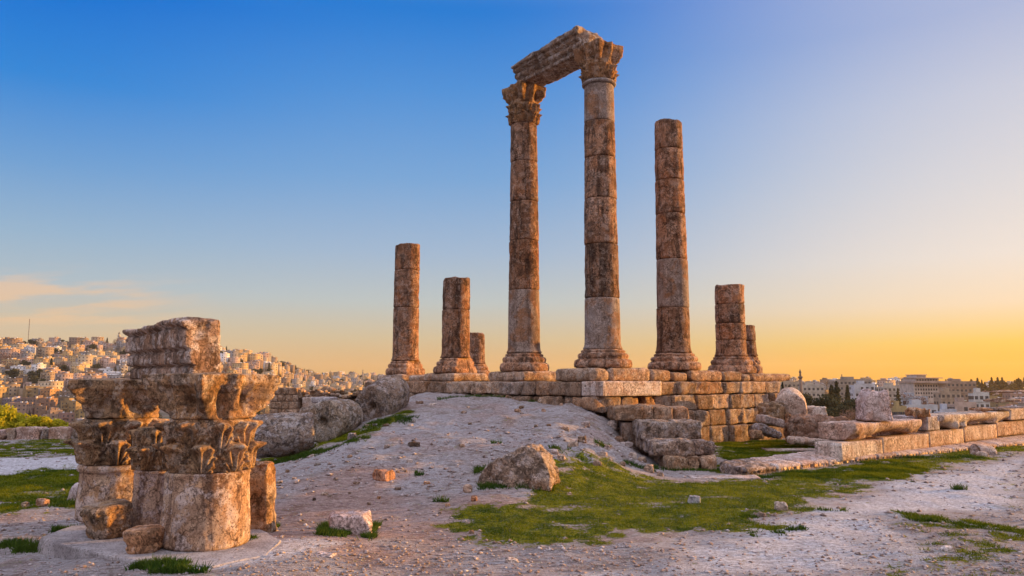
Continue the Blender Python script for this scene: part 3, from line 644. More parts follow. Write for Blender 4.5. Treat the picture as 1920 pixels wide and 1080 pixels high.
# ================================================================== right hand ruins
tb = 'stones piled at the end of the platform'
fallen = fallen_drum(1482, 762, 25.0, .52, 1.2, R(70), R(8), 'pale speckled column drum lying on the rubble at the right end of the platform', 211, mat=M_PALE, hole=False, color=(1.0,.95,.9)); fallen['group'] = tb
pblock('rough_boulder', 1437, 1484, 754, 800, 24.0, 1.1, M_CARVE, 'dark hollowed boulder propped on the upright post in front of the pale drum', 'boulder', tb, cuts=3, rad=.2, rough=.07, color=(.9,.85,.8))
P, F = lathe_v([(0,0), (.075,0), (.09,.2), (.085,.6), (.075,.82), (0,.82)], 20, .012, 5, 3, .02, .05)
x, y, z = atY(1478, 828, 23.6); tag(link('stone_post', mesh('stone_post', P, F, M_COL), None, (x, y, z), (0, R(2), 0), (1.4,1.2,1.0)), 'slim reddish upright stone post holding up the dark boulder', 'post', tb)
pblock('stone_slab', 1429, 1470, 782, 798, 23.0, .7, M_PALE, 'grey squared slab leaning on the pile beside the platform end', 'slab', tb, tilt=(0, R(14), R(8)), color=(.72,.68,.68), rough=.02)
pblock('stone_slab', 1420, 1466, 802, 818, 22.4, .7, M_LICHEN, 'dark grey slab sloping to the right under the squared grey slab', 'slab', tb, tilt=(0, R(24), R(10)), color=(.85,.85,.9), rough=.05, rad=.09)
pblock('rough_boulder', 1410, 1434, 806, 824, 22.2, .5, M_WALL, 'small brown boulder at the left foot of the stone pile', 'boulder', tb, cuts=4, rad=.12, rough=.05, color=(.9,.75,.6))
pblock('carved_block', 1512, 1553, 762, 784, 24.6, .8, M_PALE, 'white battered block sitting on the long brown rock', 'stone block', tb, rad=.07, rough=.05, color=(1.0,1.02,1.02))
pblock('long_rock', 1490, 1602, 783, 830, 22.8, 1.4, M_EARTH, 'long low brown rock between the post and the pale kerb wall', 'rock', tb, rad=.22, rough=.10, cuts=4, color=(1.15,1.0,.92), rz=-.12)
pblock('flat_rock', 1486, 1560, 822, 836, 21.6, .6, M_PALE, 'low whitish footing stone in the grass under the long brown rock', 'rock', None, rad=.07, rough=.05, color=(.85,.8,.75))

W0 = np.array([7.87, 18.9]); WU = np.array([.79, .612]); WN = np.array([.612, -.79]); WA = math.atan2(WU[1], WU[0])
kw_ = empty('pale_wall_course', (W0[0], W0[1], 0), 0, 'long low wall of dressed pale limestone blocks running off to the right', 'wall')
def wallt(px):   # parameter on the wall line at this photo column
    s = (px-960)/1450.5; return (s*W0[1]-W0[0])/(WU[0]-s*WU[1])
for k, (pa_, pb_) in enumerate(((1570,1648),(1648,1735),(1735,1800),(1800,1862),(1862,1925),(1925,2010))):
    t0, t1 = wallt(pa_), wallt(pb_); c = W0+WU*(t0+t1)/2-WN*.35
    block('dressed_block', t1-t0-.015, .7, .44, M_PALE, (c[0]-W0[0], c[1]-W0[1], .10+.02*t0), WA, kw_, [(1.05,1.03,1.0),(1.0,.86,.72),(.98,.84,.7),(1.02,.9,.78),(.95,.82,.72),(1,.95,.9)][k], rad=.015, rough=.007, seed=ns(), res=.08)
def under(seed, amt):
    def f(P, Nn, T):
        P = P.copy(); t = (P[:, 2]-P[:, 2].min())/(P[:, 2].max()-P[:, 2].min())
        n = fbm(P*1.3+seed, seed, 3); fr = np.clip(-T[:, 1], 0, 1)
        P[:, 1] += fr*sm((.72-t)/.6)*amt*(.7+n*1.4); P[:, 2] += sm((.35-t)/.35)*fr*amt*.5*np.clip(.5+n, 0, 1); return P
    return f
names = ['pinkish cornice block with a broken underside below the upright boulder', 'bluish grey squared block in the wall between two longer cornice blocks', 'longest cornice block with a dark broken underside', 'cornice block at the far right end under the stacked slabs']
for k, (pa_, pb_, col_, amt) in enumerate(((1592,1719,(1.0,.86,.8),.32), (1734,1758,(.8,.86,.98),.0), (1759,1884,(.95,.92,.88),.36), (1885,2010,(1.0,.96,.92),.05))):
    t0, t1 = wallt(pa_), wallt(pb_); c = W0+WU*(t0+t1)/2-WN*(.42 if k != 1 else .5); z0 = .10+.02*t0+.445
    o = block('cornice_block', t1-t0-.03, 1.0, .44-.004*t0, M_PALE, (c[0]+WN[0]*.05*0, c[1], z0), WA, None, col_, rad=.03, rough=.02, seed=ns(), res=.06, maxn=60, shape=under(ns(), amt) if amt else None)
    tag(o, names[k], 'cornice block', 'cornice blocks topping the pale wall')
def wz(px): t_ = wallt(px); return .10+.02*t_+.885-.004*t_
def ontop(name, px0, px1, ytop, mat, label, cat, back=.45, dep=.7, **k):
    tm = (wallt(px0)+wallt(px1))/2; c = W0+WU*tm-WN*back; Yd = c[1]; xa, xb = xat(px0, Yd), xat(px1, Yd); zt = zat(ytop, Yd); z0 = k.pop('z0', wz((px0+px1)/2)-.01)
    o = block(name, (xb-xa), dep, zt-z0, mat, ((xa+xb)/2, Yd, z0), k.pop('rz', .15), None, k.pop('color', (1,1,1)), seed=ns(), res=.05, **k)
    return tag(o, label, cat)
def taper(P, Nn, T):
    P = P.copy(); t = (T[:, 2]+1)/2; P[:, 0] = P[:, 0]*(1-.42*t**2.2)+.05*t+.05*np.sin(t*5); P[:, 2] -= .05*t*np.sin(T[:, 0]*3+1); P[:, 1] *= 1-.3*t; return P
ontop('upright_boulder', 1600, 1672, 732, M_PALE, 'large upright pale boulder standing on the wall', 'boulder', rad=.08, rough=.045, cuts=7, color=(.95,.88,.92), shape=taper)
ontop('carved_fragment', 1697, 1734, 766, M_CARVE, 'small weathered carved fragment standing on the wall right of the boulder', 'carved stone', dep=.5, rad=.05, rough=.07, color=(1.5,1.25,1.05))
ontop('rough_stone', 1822, 1850, 764, M_CARVE, 'dark lumpy stone on the wall left of the stacked slabs', 'stone', dep=.6, rad=.1, rough=.06, color=(1.3,1.15,1.1))
ontop('stacked_stone', 1852, 1884, 766, M_WALL, 'rounded brown stone at the base of the stack on the wall', 'stone', rad=.1, rough=.05, cuts=2)
ontop('stacked_stone', 1886, 1960, 767, M_PALE, 'pale slab at the base of the stack at the right edge', 'stone', rad=.04, rough=.02)
z1_ = wz(1870)+.30
ontop('stacked_stone', 1853, 1898, 752.5, M_WALL, 'middle brown block of the stack at the right edge', 'stone', z0=z1_, rad=.05, rough=.03, color=(1.1,1,.9))
ontop('stacked_stone', 1901, 1965, 754, M_PALE, 'middle pinkish block at the very right edge of the stack', 'stone', z0=z1_+.02, rad=.06, rough=.03)
ontop('stacked_stone', 1850, 1935, 735, M_WALL, 'long flat slab topping the stack at the right edge', 'stone', z0=z1_+.27, rad=.05, rough=.03, color=(1.1,.98,.9))
# kerb: sloping-top footing blocks
K0 = np.array([5.07, 17.1]); K1 = np.array([18.5, 26.0]); KU = (K1-K0)/np.linalg.norm(K1-K0); KL = np.linalg.norm(K1-K0); KN = np.array([KU[1], -KU[0]]); KA = math.atan2(KU[1], KU[0])
kerb = empty('stone_kerb', (K0[0], K0[1], 0), 0, 'long footing of sloping pale kerb stones in the grass before the wall', 'kerb')
tt = 0; k = 0
while tt < KL:
    L = rnd.uniform(.7, 1.15); dp = .75+min(.5, tt*.06)
    c = K0+KU*(tt+L/2)-KN*dp/2
    def slope(P, Nn, T):
        P = P.copy(); P[:, 2] -= (T[:, 2] > 0)*(.5-T[:, 1]*.5)*.12; return P
    rg = .02 if tt < 2 else .008
    block('kerb_stone', L-.02, dp, .36, M_PALE if tt > .6 else M_LICHEN, (c[0]-K0[0], c[1]-K0[1], -.10+min(.04,tt*.01)), KA+rnd.uniform(-.03,.03), kerb, rnd.choice([(1,.95,.98),(.9,.86,.92),(1.05,1,1),(.95,.85,.82)]), rad=.04, rough=rg, seed=ns(), shape=slope)
    tt += L; k += 1
fd = fallen_drum(1846, 848, 21.3, .18, .62, R(15), R(-6), 'small pale broken column shaft lying in the grass before the kerb', 231, mat=M_PALE, hole=False, color=(.85,.88,.95), chip=.03); fd.name = 'fallen_shaft'; del fd['group']
def gstone(px, py, w, h, mat, label, cat='stone', color=(1,1,1), dep=None, name='loose_stone', group=None, rz=None, cuts=4, rad=None, rough=None, sink=.25, res=.03, **kw):
    gx_, gy_ = ground(px, py); wm = w*gy_/1450; hm = h*gy_/1450; z = h1(gx_, gy_)
    dp = dep if dep else wm*.8
    o = block(name, wm, dp, hm*(1+sink), mat, (gx_, gy_+dp*.3, z-hm*sink), rnd.uniform(-.4,.4) if rz is None else rz, None, color, rad=rad if rad else min(wm, hm)*.3, rough=rough if rough else wm*.06, seed=ns(), cuts=cuts+(3 if wm < .5 and cuts else 0), res=max(.012, min(res, wm/10)), freq=2.2 if wm > .6 else 1.6/wm, **kw)
    return tag(o, label, cat, group)
gstone(1360, 897, 130, 3, M_PALE, 'thin flat paving slab flush with the grass left of the kerb', 'slab', name='flat_slab', cuts=0, rz=-.05, dep=.5, rough=.012, rad=.02, color=(.95,.95,1))
gstone(1500, 846, 120, 4, M_PALE, 'flat whitish slab in the grass below the long brown rock', 'slab', name='flat_slab', cuts=0, rz=-.1, dep=.8, rough=.02, rad=.03)
gstone(1845, 856, 18, 9, M_PALE, 'small white stone touching the fallen broken shaft')
# ================================================================== foreground boulders
def bshape(P, Nn, T):
    P = P.copy(); t = (T[:, 2]+1)/2; P[:, 0] = P[:, 0]*(1-.48*t**2.0)+.06*t; P[:, 2] += .1*np.sin(T[:, 0]*2+.6)*t; P[:, 1] *= 1-.45*t; return P
gstone(972, 915, 150, 62, M_LICHEN, 'big wedge shaped boulder at the foot of the mound beside the grass', 'boulder', name='boulder', color=(1.05,.95,.85), cuts=5, rad=.16, rough=.05, dep=1.0, rz=-.25, sink=.15, shape=bshape)
gstone(652, 1003, 78, 34, M_PALE, 'squared pale block ringed by tufts of grass in the foreground', 'stone block', name='squared_block', color=(.85,.78,.84), cuts=1, rad=.05, rough=.02, dep=.45, rz=.25, sink=.3)
gstone(152, 942, 48, 34, M_PALE, 'pale jagged rock in the grass left of the left capital', 'rock', name='rock', color=(.9,.88,.95), cuts=5)
gstone(1302, 946, 22, 13, M_PALE, 'small pale blue stone alone in the middle of the grass', color=(.8,.95,1.1))
gstone(1468, 958, 26, 15, M_PALE, 'pale stone at the edge where the grass meets the gravel', color=(.9,.88,.85))
gstone(1428, 970, 15, 10, M_LICHEN, 'grey stone left of the pale one at the grass edge')
gstone(877, 924, 17, 15, M_WALL, 'small rounded tan stone left of the big wedge boulder', color=(1.1,1,.95), cuts=1)
gstone(718, 904, 46, 18, M_COL, 'flat reddish brown rock on the bare mound', 'rock', name='rock', color=(1.5,1.3,1.2))
gstone(888, 946, 14, 10, M_WALL, 'small orange brown stone below the tan rounded one', color=(1.1,.8,.65))
gstone(884, 1004, 11, 7, M_WALL, 'small brown stone on the left tip of the grass', color=(.8,.75,.7))
gstone(960, 1053, 26, 7, M_PALE, 'flat white stone on the gravel near the lower edge', color=(1.1,1.08,1.05))
gstone(1782, 1035, 22, 8, M_PALE, 'flat white stone on the gravel at the lower right', color=(1.1,1.1,1.1))
gstone(610, 1048, 40, 4, M_PALE, 'thin pale flake of stone beside the concrete pad', color=(1,.98,1.05), cuts=2)
gstone(45, 951, 14, 10, M_WALL, 'small tan stone at the left edge of the grass', color=(1.2,1.1,1))
gstone(77, 949, 20, 13, M_WALL, 'rounded pinkish stone at the lower edge of the left grass', color=(1.1,.95,.95))
gstone(775, 837, 22, 8, M_LICHEN, 'dark stone on the upper mound', color=(.5,.45,.4)); gstone(768, 868, 12, 6, M_PALE, 'pale stone on the mound below the dark one')
gstone(660, 822, 18, 10, M_LICHEN, 'grey stone in the grass under the middle fallen drum')
for (px, py, w, h_) in ((1075,842,20,10),(1131,862,16,9),(1150,812,22,16),(1160,828,14,10),(1092,836,16,12),(1120,880,16,8),(1188,860,18,10),(1205,868,16,9),(1218,886,20,14),(1098,800,18,9),(1060,812,14,7),(1140,848,12,9),(1175,838,22,9),(1168,876,12,7),(1040,856,16,9),(1052,868,18,12),(1238,894,12,7),(1210,850,18,7)):
    gstone(px, py, w, h_, rnd.choice([M_PALE, M_WALL]), 'rough fist sized rubble stone on the right shoulder of the mound', 'stone', group='rubble stones on the shoulder of the mound', name='rubble_stone', color=rnd.choice([(1,1,1),(.9,.85,.8),(.8,.78,.8)]))
for k in range(60):
    px, py = rnd.uniform(520, 1060), 760+rnd.random()**1.2*210
    if 880 < px < 1050 and 830 < py: continue
    gstone(px, py, rnd.uniform(6, 14), rnd.uniform(3, 6), rnd.choice([M_PALE, M_WALL, M_LICHEN]), 'little loose stone scattered on the bare mound slope', 'stone', group='loose stones on the bare mound slope', color=rnd.choice(tints), res=.03)

# ================================================================== foreground capitals
PZ = .17
pad_px = [(70,1008),(135,985),(300,975),(470,985),(530,1012),(500,1040),(400,1062),(300,1060),(250,1050),(215,1044)]
pw = [(lambda r: (r[0]*(PZ-EYE)/r[2], r[1]*(PZ-EYE)/r[2]))(ray(*p)) for p in pad_px]; pc0 = (-4.6, 9.4)
Vp, Fp = [], []
def pad_mesh():
    n = len(pw); pts = []
    for i in range(n):
        a = np.array(pw[i]); b = np.array(pw[(i+1) % n]); m = max(2, int(np.linalg.norm(b-a)/.08))
        for k in range(m): pts.append(a+(b-a)*k/m)
    pts = np.array(pts); P3 = np.c_[pts, np.zeros(len(pts))]; ctr = pts.mean(0)
    d = (pts-ctr); d /= np.linalg.norm(d, axis=1, keepdims=True); pts = pts+d*(fbm(P3*3, 91, 4)*.05)[:, None]
    m = len(pts); V = []; F = []
    for sc_, z in ((1.015, -.3), (1.02, -.02), (1.0, PZ-.015), (.99, PZ)):
        j = fbm(np.c_[pts, np.full(m, z)]*5, 95, 3)*.02
        for q_, jj in zip(pts, j): p = ctr+(q_-ctr)*sc_; V.append((p[0]-pc0[0]+jj, p[1]-pc0[1]+jj, z+jj*.3))
    for r_ in range(3):
        for i in range(m): F.append((r_*m+i, r_*m+(i+1) % m, (r_+1)*m+(i+1) % m, (r_+1)*m+i))
    F.append(tuple(range(3*m, 4*m))); return V, F
V_, F_ = pad_mesh(); tag(link('concrete_pad', mesh('concrete_pad', V_, F_, M_SLAB, False), None, (pc0[0], pc0[1], 0)), 'low grey concrete pad under the three displayed capitals', 'slab')
def fgcol(px, Yd, r0, r1, zj, z1, z2, rt, d0, seed, rot, label, color=(1,1,1), ring=False, leaf=.11):
    x = xat(px, Yd); root = empty('displayed_capital', (x, Yd, PZ), 0, label, 'carved column', 'capitals displayed on the concrete pad')
    h = zj-PZ; top = [(r1, h-.10), (r1+.035, h-.085), (r1+.045, h-.05), (r1+.03, h-.01), (r1, h), (0, h)] if ring else [(r1, h-.05), (r1+.015, h-.03), (r1, h), (0, h)]
    P, F = lathe_v([(0,0), (r0-.02,0), (r0,.03), (r0*.99,h*.3)]+top, 160, .022, seed, 2.6, .05, .02)
    link('shaft', mesh('shaft', P, F, M_PINK), root, color=color)
    P, F = cap_lower(r1*.90, rt*.84, z1-zj, seed+3, .014, 340, .009, leaf, 8); link('capital_leaf_band', mesh('capital_leaf_band', P, F, M_CARVE), root, (0,0,zj-PZ), (0,0,rot), (1.1,1.05,1.0))
    if z2: P, F = cap_upper(rt*.86, d0, z2-z1, seed+5, .045, 320, .012, .22, 1.04, 1.7); link('capital_abacus', mesh('capital_abacus', P, F, M_CARVE), root, (0,0,z1-PZ), (0,0,rot-math.pi/4+R(0)), (1.1,1.05,1.0))
    return root
fgcol(399, 9.25, .495, .465, 1.01, 1.605, 2.13, .53, .555, 301, R(12), 'nearest and largest carved Corinthian capital on its pink stone shaft', leaf=.10)
fgcol(232, 10.95, .50, .47, .92, 1.535, 2.07, .57, .64, 311, R(-20), 'left carved Corinthian capital on a shaft with a rounded collar', ring=True, leaf=.12)
fgcol(304, 10.1, .28, .27, .93, 1.46, None, .30, 0, 321, R(40), 'narrow carved capital squeezed between the two larger ones', leaf=.07, color=(.9,.85,.88))
# entablature block on top
ea, eb = np.array([xat(358,9.25), 9.25]), np.array([xat(241,11.15), 11.15]); eu = (ea-eb)/np.linalg.norm(ea-eb); el = np.linalg.norm(ea-eb); en = np.array([-eu[1], eu[0]])
ec = (ea+eb)/2+en*.18
o = block('entablature_block', el, .36, .74, M_LINTEL, (ec[0], ec[1], 2.06), math.atan2(eu[1], eu[0]), None, (1.3,1.2,1.15), rad=.04, rough=.018, seed=333, res=.022, maxn=120, shape=fascia((.24,.50,.86), .045, 1, -1, .05, 333, .06))
tag(o, 'big moulded entablature block lying across the two large capitals', 'carved block')
# rough block behind right
pblock('broken_stone', 460, 506, 868, 990, 10.1, .35, M_CARVE, 'rough broken stone standing behind the nearest capital on its right', 'stone', cuts=3, rad=.06, rough=.05, color=(1.1,1.0,.9), sink=.1, rz=-.15, res=.03)
def frag(P, Nn, T):
    P = P.copy(); t = (T[:, 2]+1)/2; s_t = .72+.35*t; P[:, 0] *= s_t; P[:, 1] *= s_t; return P
def padstone(px, py, w, h, dep, label, rot, color, seed, carve=.03, tilt=(0,0)):
    r = ray(px, py); k = (PZ-EYE)/r[2]; x, y = r[0]*k, r[1]*k; wm, hm = w*y/1450, h*y/1450
    prof = [(0,0), (wm*.36,0), (wm*.40,.03), (wm*.43,hm*.3), (wm*.40,hm*.38), (wm*.46,hm*.6), (wm*.5,hm*.8), (wm*.49,hm*.95), (wm*.44,hm), (0,hm)]
    def f(rr, zz, TH): return rr*(1+.06*np.cos(4*TH+1)+.05*np.cos(9*TH)*np.sin(zz/hm*3.1))*(1-.14*np.abs(np.sin(TH))), zz
    P, F = lathe_v(prof, 140, .035, seed, 4, .07, .012, f)
    o = link('capital_fragment', mesh('capital_fragment', P, F, M_CARVE), None, (x, y+wm*.36, PZ-.01), (R(tilt[0]), R(tilt[1]), rot), color)
    return tag(o, label, 'carved stone')
padstone(187, 1012, 90, 62, .5, 'flat topped carved capital fragment on the left of the concrete pad', .3, (1.05,1.0,.98), 401, tilt=(5,-6))
padstone(257, 1040, 78, 44, .4, 'small rounded carved fragment on the front of the concrete pad', 1.2, (1.5,1.2,1.05), 402)

# low wall at left edge of the plateau
lw = 'blocks of the low wall at the far left edge of the plateau'
for k, (a_, b2, y0, mt) in enumerate(((10,28,802,M_WALL),(28,73,801,M_PALE),(75,90,803,M_LICHEN),(90,132,801,M_PALE),(134,150,803,M_LICHEN),(150,172,802,M_PALE),(-45,-4,806,M_PALE),(-6,6,815,M_COL))):
    nm2 = ['tan end block of the far low wall', 'longest pink block of the far low wall', 'narrow dark mottled block of the far low wall', 'wide pink block in the middle of the far low wall', 'dark lichened block of the far low wall beside the last pale one', 'last pale block of the far low wall next to the capital', 'pale block of the far low wall cut off by the left edge', 'small low reddish block at the left edge'][k]
    pblock('wall_block', a_, b2, y0, 824, 27.3, .6, mt, nm2, 'stone block', lw, rad=.05, rough=.03, color=(.95,.82,.78) if mt is M_PALE else (1,1,1), sink=.1)

# ================================================================== vegetation
def leafcloud(n, gen, size, seed, squash=1.0):
    rs = np.random.RandomState(seed); C = gen(rs, n); a = rs.normal(size=(n, 3)); a /= np.linalg.norm(a, axis=1, keepdims=True)
    b_ = np.cross(a, rs.normal(size=(n, 3))); b_ /= np.linalg.norm(b_, axis=1, keepdims=True); s = size*rs.uniform(.6, 1.4, (n, 1))
    V = np.stack([C-a*s, C-b_*s*.6, C+a*s, C+b_*s*.6], 1).reshape(-1, 3); return V, np.arange(4*n).reshape(-1, 4)
def g_clumps(hh, rad, nb, spread=.45, z0=.25):
    def g(rs, n):
        cc = rs.normal(size=(nb, 3)); cc /= np.linalg.norm(cc, axis=1, keepdims=True); cc *= rs.uniform(.2, 1, (nb, 1))**.5
        cc = cc*np.array([rad, rad, hh*(1-z0)/2])*.75+np.array([0, 0, hh*(1+z0)/2]); k = rs.randint(0, nb, n)
        d = rs.normal(size=(n, 3)); d /= np.linalg.norm(d, axis=1, keepdims=True); sz = rs.uniform(.6, 1.2, nb)[k][:, None]
        return cc[k]+d*sz*spread*rad*rs.uniform(.6, 1, (n, 1))*np.array([1, 1, .75])
    return g
def g_cypress(hh, rad):
    def g(rs, n):
        t = rs.uniform(0, 1, n)**.8; th = rs.uniform(0, 2*math.pi, n); r = rad*np.sqrt(np.clip(1-t, 0, 1))*np.clip(t*8+.35, 0, 1)*rs.uniform(.6, 1.08, n)*(1+.2*np.sin(th*3+t*14))
        return np.stack([r*np.cos(th), r*np.sin(th), hh*(.06+.94*t)], -1)
    return g
def g_pine(hh, rad):
    def g(rs, n):
        t = rs.uniform(0, 1, n); th = rs.uniform(0, 2*math.pi, n); tier = .75+.35*np.sin(t*34); r = rad*(1-t)**.8*tier*rs.uniform(.4, 1.1, n)*(1+.25*np.sin(th*5+t*9))
        return np.stack([r*np.cos(th), r*np.sin(th), hh*(.12+.88*t)], -1)
    return g
def trunk_mesh(h, r):
    P, F = lathe_v([(0,0), (r*1.3,0), (r,h*.2), (r*.5,h), (0,h)], 8, r*.1, 3, 1, 0, h/6); return mesh('trunk', P, F, M_BARK)
PT = {}
def proto(kind):
    if kind in PT: return PT[kind]
    if kind == 'cypress': V, F = leafcloud(900, g_cypress(1, .13), .028, 1)
    elif kind == 'pine': V, F = leafcloud(1300, g_pine(1, .24), .03, 2)
    elif kind == 'round': V, F = leafcloud(1500, g_clumps(1, .5, 14, .42, .12), .038, 3)
    elif kind == 'bare': V, F = leafcloud(800, g_clumps(1, .55, 16, .5, .1), .03, 4)
    PT[kind] = (mesh('crown', V, F, M_BARE if kind == 'bare' else M_TREE, False), trunk_mesh(.5, .025)); return PT[kind]
def tree(kind, x, y, z, h, wide=1.0, label='', group=None, color=(1,1,1), seed=0):
    nm3 = {'cypress': 'cypress_tree', 'pine': 'conifer_tree', 'round': 'round_tree', 'bare': 'bare_tree'}[kind]
    root = empty(nm3, (x, y, z), rnd.uniform(0, 6), label, 'tree', group); root.scale = (h*wide, h*wide, h)
    cr, tr = proto(kind); link('crown', cr, root, color=color); link('trunk', tr, root, color=(1,1,1)); return root
# yellow-green bushes beyond the low wall
def bush(px, ptop, Yd, w, label, seed):
    x = xat(px, Yd); zt = zat(ptop, Yd); z0 = h1(x, Yd)-.3; h = zt-z0
    root = empty('yellow_bush', (x, Yd, z0), 0, label, 'bush', 'yellow green bushes behind the low wall')
    V, F = leafcloud(6500, g_clumps(h, w/2, 16, .38, .0), .075, seed); link('foliage', mesh('foliage', V, F, M_BUSH, False), root)
    P, F = lathe_v([(0,0), (.09,0), (.06,h*.3), (.03,h*.7), (0,h*.7)], 8, .01, 3, 1, 0, .3); link('trunk', mesh('trunk', P, F, M_BARK), root)
bush(-8, 764, 32.4, 3.2, 'big yellow green bush at the left edge of the photo behind the low wall', 501)
bush(38, 773, 32.4, 2.8, 'yellow green bush behind the longest pink wall block', 502)
bush(76, 782, 32.4, 2.2, 'low yellow green bush above the dark mottled wall block', 503)
bush(143, 784, 32.4, 1.5, 'small yellow green bush right behind the last wall block', 504)

# grass blades & weeds --------------------------------------------------
def blades(P, Z, hgt, wid, seed, lean=.5):
    n = len(P); rs = np.random.RandomState(seed); th = rs.uniform(0, 2*math.pi, n); hh = hgt*rs.uniform(.5, 1.3, n); ww = wid*rs.uniform(.7, 1.4, n)
    dx, dy = np.cos(th)*ww, np.sin(th)*ww; l = rs.normal(size=(n, 2))*lean*hh[:, None]
    B = np.stack([P[:, 0], P[:, 1], Z-.005], -1); V = np.empty((n, 3, 3)); V[:, 0] = B+np.stack([-dx, -dy, 0*dx], -1); V[:, 1] = B+np.stack([dx, dy, 0*dx], -1); V[:, 2] = B+np.stack([l[:, 0], l[:, 1], hh], -1)
    return V.reshape(-1, 3)
cand = []
for poly, s, k in GPW:
    lo, hi = poly.min(0)-s, poly.max(0)+s; area = np.prod(hi-lo); n = int(min(260000, area*2600*min(1, 130/area)))
    cand.append(np.c_[nr.uniform(lo[0], hi[0], n), nr.uniform(lo[1], hi[1], n)])
cand = np.concatenate(cand); mk = grassmask(cand[:, 0], cand[:, 1]); cand = cand[nr.uniform(0, 1, len(cand)) < np.clip(mk*1.3-.35, 0, 1)]
if len(cand) > 170000: cand = cand[nr.permutation(len(cand))[:170000]]
V = blades(cand, H(cand[:, 0], cand[:, 1]), .045, .006, 1, .9)
go = link('grass', mesh('grass', V, np.arange(len(V)).reshape(-1, 3), M_GRASS, False)); tag(go, 'short mossy green grass spreading over the gravel', 'grass'); go['kind'] = 'stuff'
# weeds round the stones
wp = []
def ring(px, py, w, n, dd=.3, yoff=0):
    x0, y0 = ground(px, py); a = nr.uniform(-.5, .5, n)*w*y0/1450; b_ = nr.normal(size=n)*dd*.5+yoff
    keep = fbm(np.c_[x0+a, y0+b_, 0*a]*3.5, 77, 3) > -.15
    wp.append(np.c_[x0+a, y0+b_][keep])
for a in ((972,918,150,1500,.18,.0),(905,893,34,700,.3,.3),(1035,900,20,300,.3,.3),(648,1008,104,2600,.2,.08),(612,995,30,900,.22,.2),(692,995,26,700,.22,.2),(360,1034,90,1000,.08,-.05),(300,1066,100,1500,.15,0),(340,1076,110,1200,.1,0),(60,1034,60,1600,.2,.1),(110,1000,50,500,.12,.2),(15,1026,40,700,.2,.1),(490,992,50,900,.15,.1),(465,1018,24,400,.1,.1),(140,945,60,900,.3,0),(540,862,130,2200,.25,.1),(630,838,120,1800,.25,.1),(730,790,100,1800,.35,.2),(1290,884,130,1500,.25,.2),(1210,838,50,500,.4,.3),(1170,805,50,500,.4,.3),(1430,893,90,1200,.2,0),(1500,884,100,900,.15,-.1),(1600,870,120,900,.15,-.05),(1740,858,200,1700,.2,-.1),(1660,852,60,500,.2,.3),(1380,815,90,900,.5,.3),(1450,828,90,900,.4,.2),(1560,842,80,700,.3,.2),(950,745,120,900,.25,.0),(860,748,80,600,.25,0),(1030,752,80,500,.25,0),(785,890,16,90,.1,0),(820,945,40,300,.12,0),(930,830,20,100,.12,0),(1050,846,40,500,.25,0),(1130,842,30,300,.2,0),(1200,878,60,500,.2,0),(725,772,14,100,.1,0),(1440,1002,60,500,.12,0),(1420,1004,30,400,.1,0),(1490,992,40,300,.1,0),(1790,918,40,300,.1,0),(1730,978,60,500,.12,0),(1560,958,50,250,.1,0)):
    ring(*a)
wp = np.concatenate(wp); V = blades(wp, H(wp[:, 0], wp[:, 1]), .055+.06*np.clip(fbm(np.c_[wp, wp[:, :1]*0]*2.2, 79, 3)+.4, 0, 1), .008, 5, .5)
go = link('weeds', mesh('weeds', V, np.arange(len(V)).reshape(-1, 3), M_WEED, False)); tag(go, 'dark green weed tufts growing around the feet of the stones', 'weeds'); go['kind'] = 'stuff'
# pebbles ---------------------------------------------------------------
oc = np.array([[1,0,0],[-1,0,0],[0,1,0],[0,-1,0],[0,0,1],[0,0,-1]], float); of = np.array([[0,2,4],[2,1,4],[1,3,4],[3,0,4],[2,0,5],[1,2,5],[3,1,5],[0,3,5]])
n = 42000; px_, py_ = nr.uniform(-40, 1960, n), 745+(nr.uniform(0, 1, n)**.8)*345
rr_ = np.stack([px_-960, CF*math.cos(CT)-(540-py_)*math.sin(CT), CF*math.sin(CT)+(540-py_)*math.cos(CT)], -1)
zg = np.zeros(n)
for _ in range(14):
    kk = (zg-EYE)/rr_[:, 2]; zg = .5*zg+.5*np.clip(H(rr_[:, 0]*kk, rr_[:, 1]*kk), -1, 1.7)
kk = (zg-EYE)/rr_[:, 2]; xx, yy = rr_[:, 0]*kk, rr_[:, 1]*kk; zz = H(xx, yy)
pk = fbm(np.stack([xx, yy, 0*xx], -1)*.55, 303, 4); ok = (pk > nr.uniform(-.55, .45, n)) & (palemask(xx, yy) < nr.uniform(.3, 1.6, n)) & (yy < 30) & (yy > 4) & (np.abs(zz-zg) < .15) & (grassmask(xx, yy) < .5); xx, yy, zz = xx[ok], yy[ok], zz[ok]; n = len(xx)
sz = (.007+.034*nr.uniform(0, 1, n)**6)*np.clip(yy/12, .7, 2.0)
Vb = oc[None]*(1+nr.uniform(-.45, .45, (n, 6, 1))); Vb = Vb*(sz[:, None, None])*np.array([1.3, 1.1, .65])*(1+nr.uniform(-.3, .3, (n, 1, 3)))
th = nr.uniform(0, 6.28, n); c, s = np.cos(th)[:, None], np.sin(th)[:, None]; Vx = Vb[:, :, 0]*c-Vb[:, :, 1]*s; Vy = Vb[:, :, 0]*s+Vb[:, :, 1]*c
V = np.stack([Vx+xx[:, None], Vy+yy[:, None], Vb[:, :, 2]+zz[:, None]+sz[:, None]*.2], -1).reshape(-1, 3)
F = (np.arange(n)[:, None, None]*6+of[None]).reshape(-1, 3)
mp, t, b = newmat('pebble_stone'); v, oi = coords(t, False)
t.links.new(ramp(t, noise(t, v, 9, 2, .8), [(.3, (.10,.07,.06,1)), (.45, (.27,.19,.16,1)), (.55, (.36,.30,.30,1)), (.7, (.56,.50,.50,1))]), b.inputs['Base Color'])
go = link('gravel', mesh('gravel', V, F, mp, False)); tag(go, 'loose pebbles and gravel strewn over the bare ground', 'gravel'); go['kind'] = 'stuff'

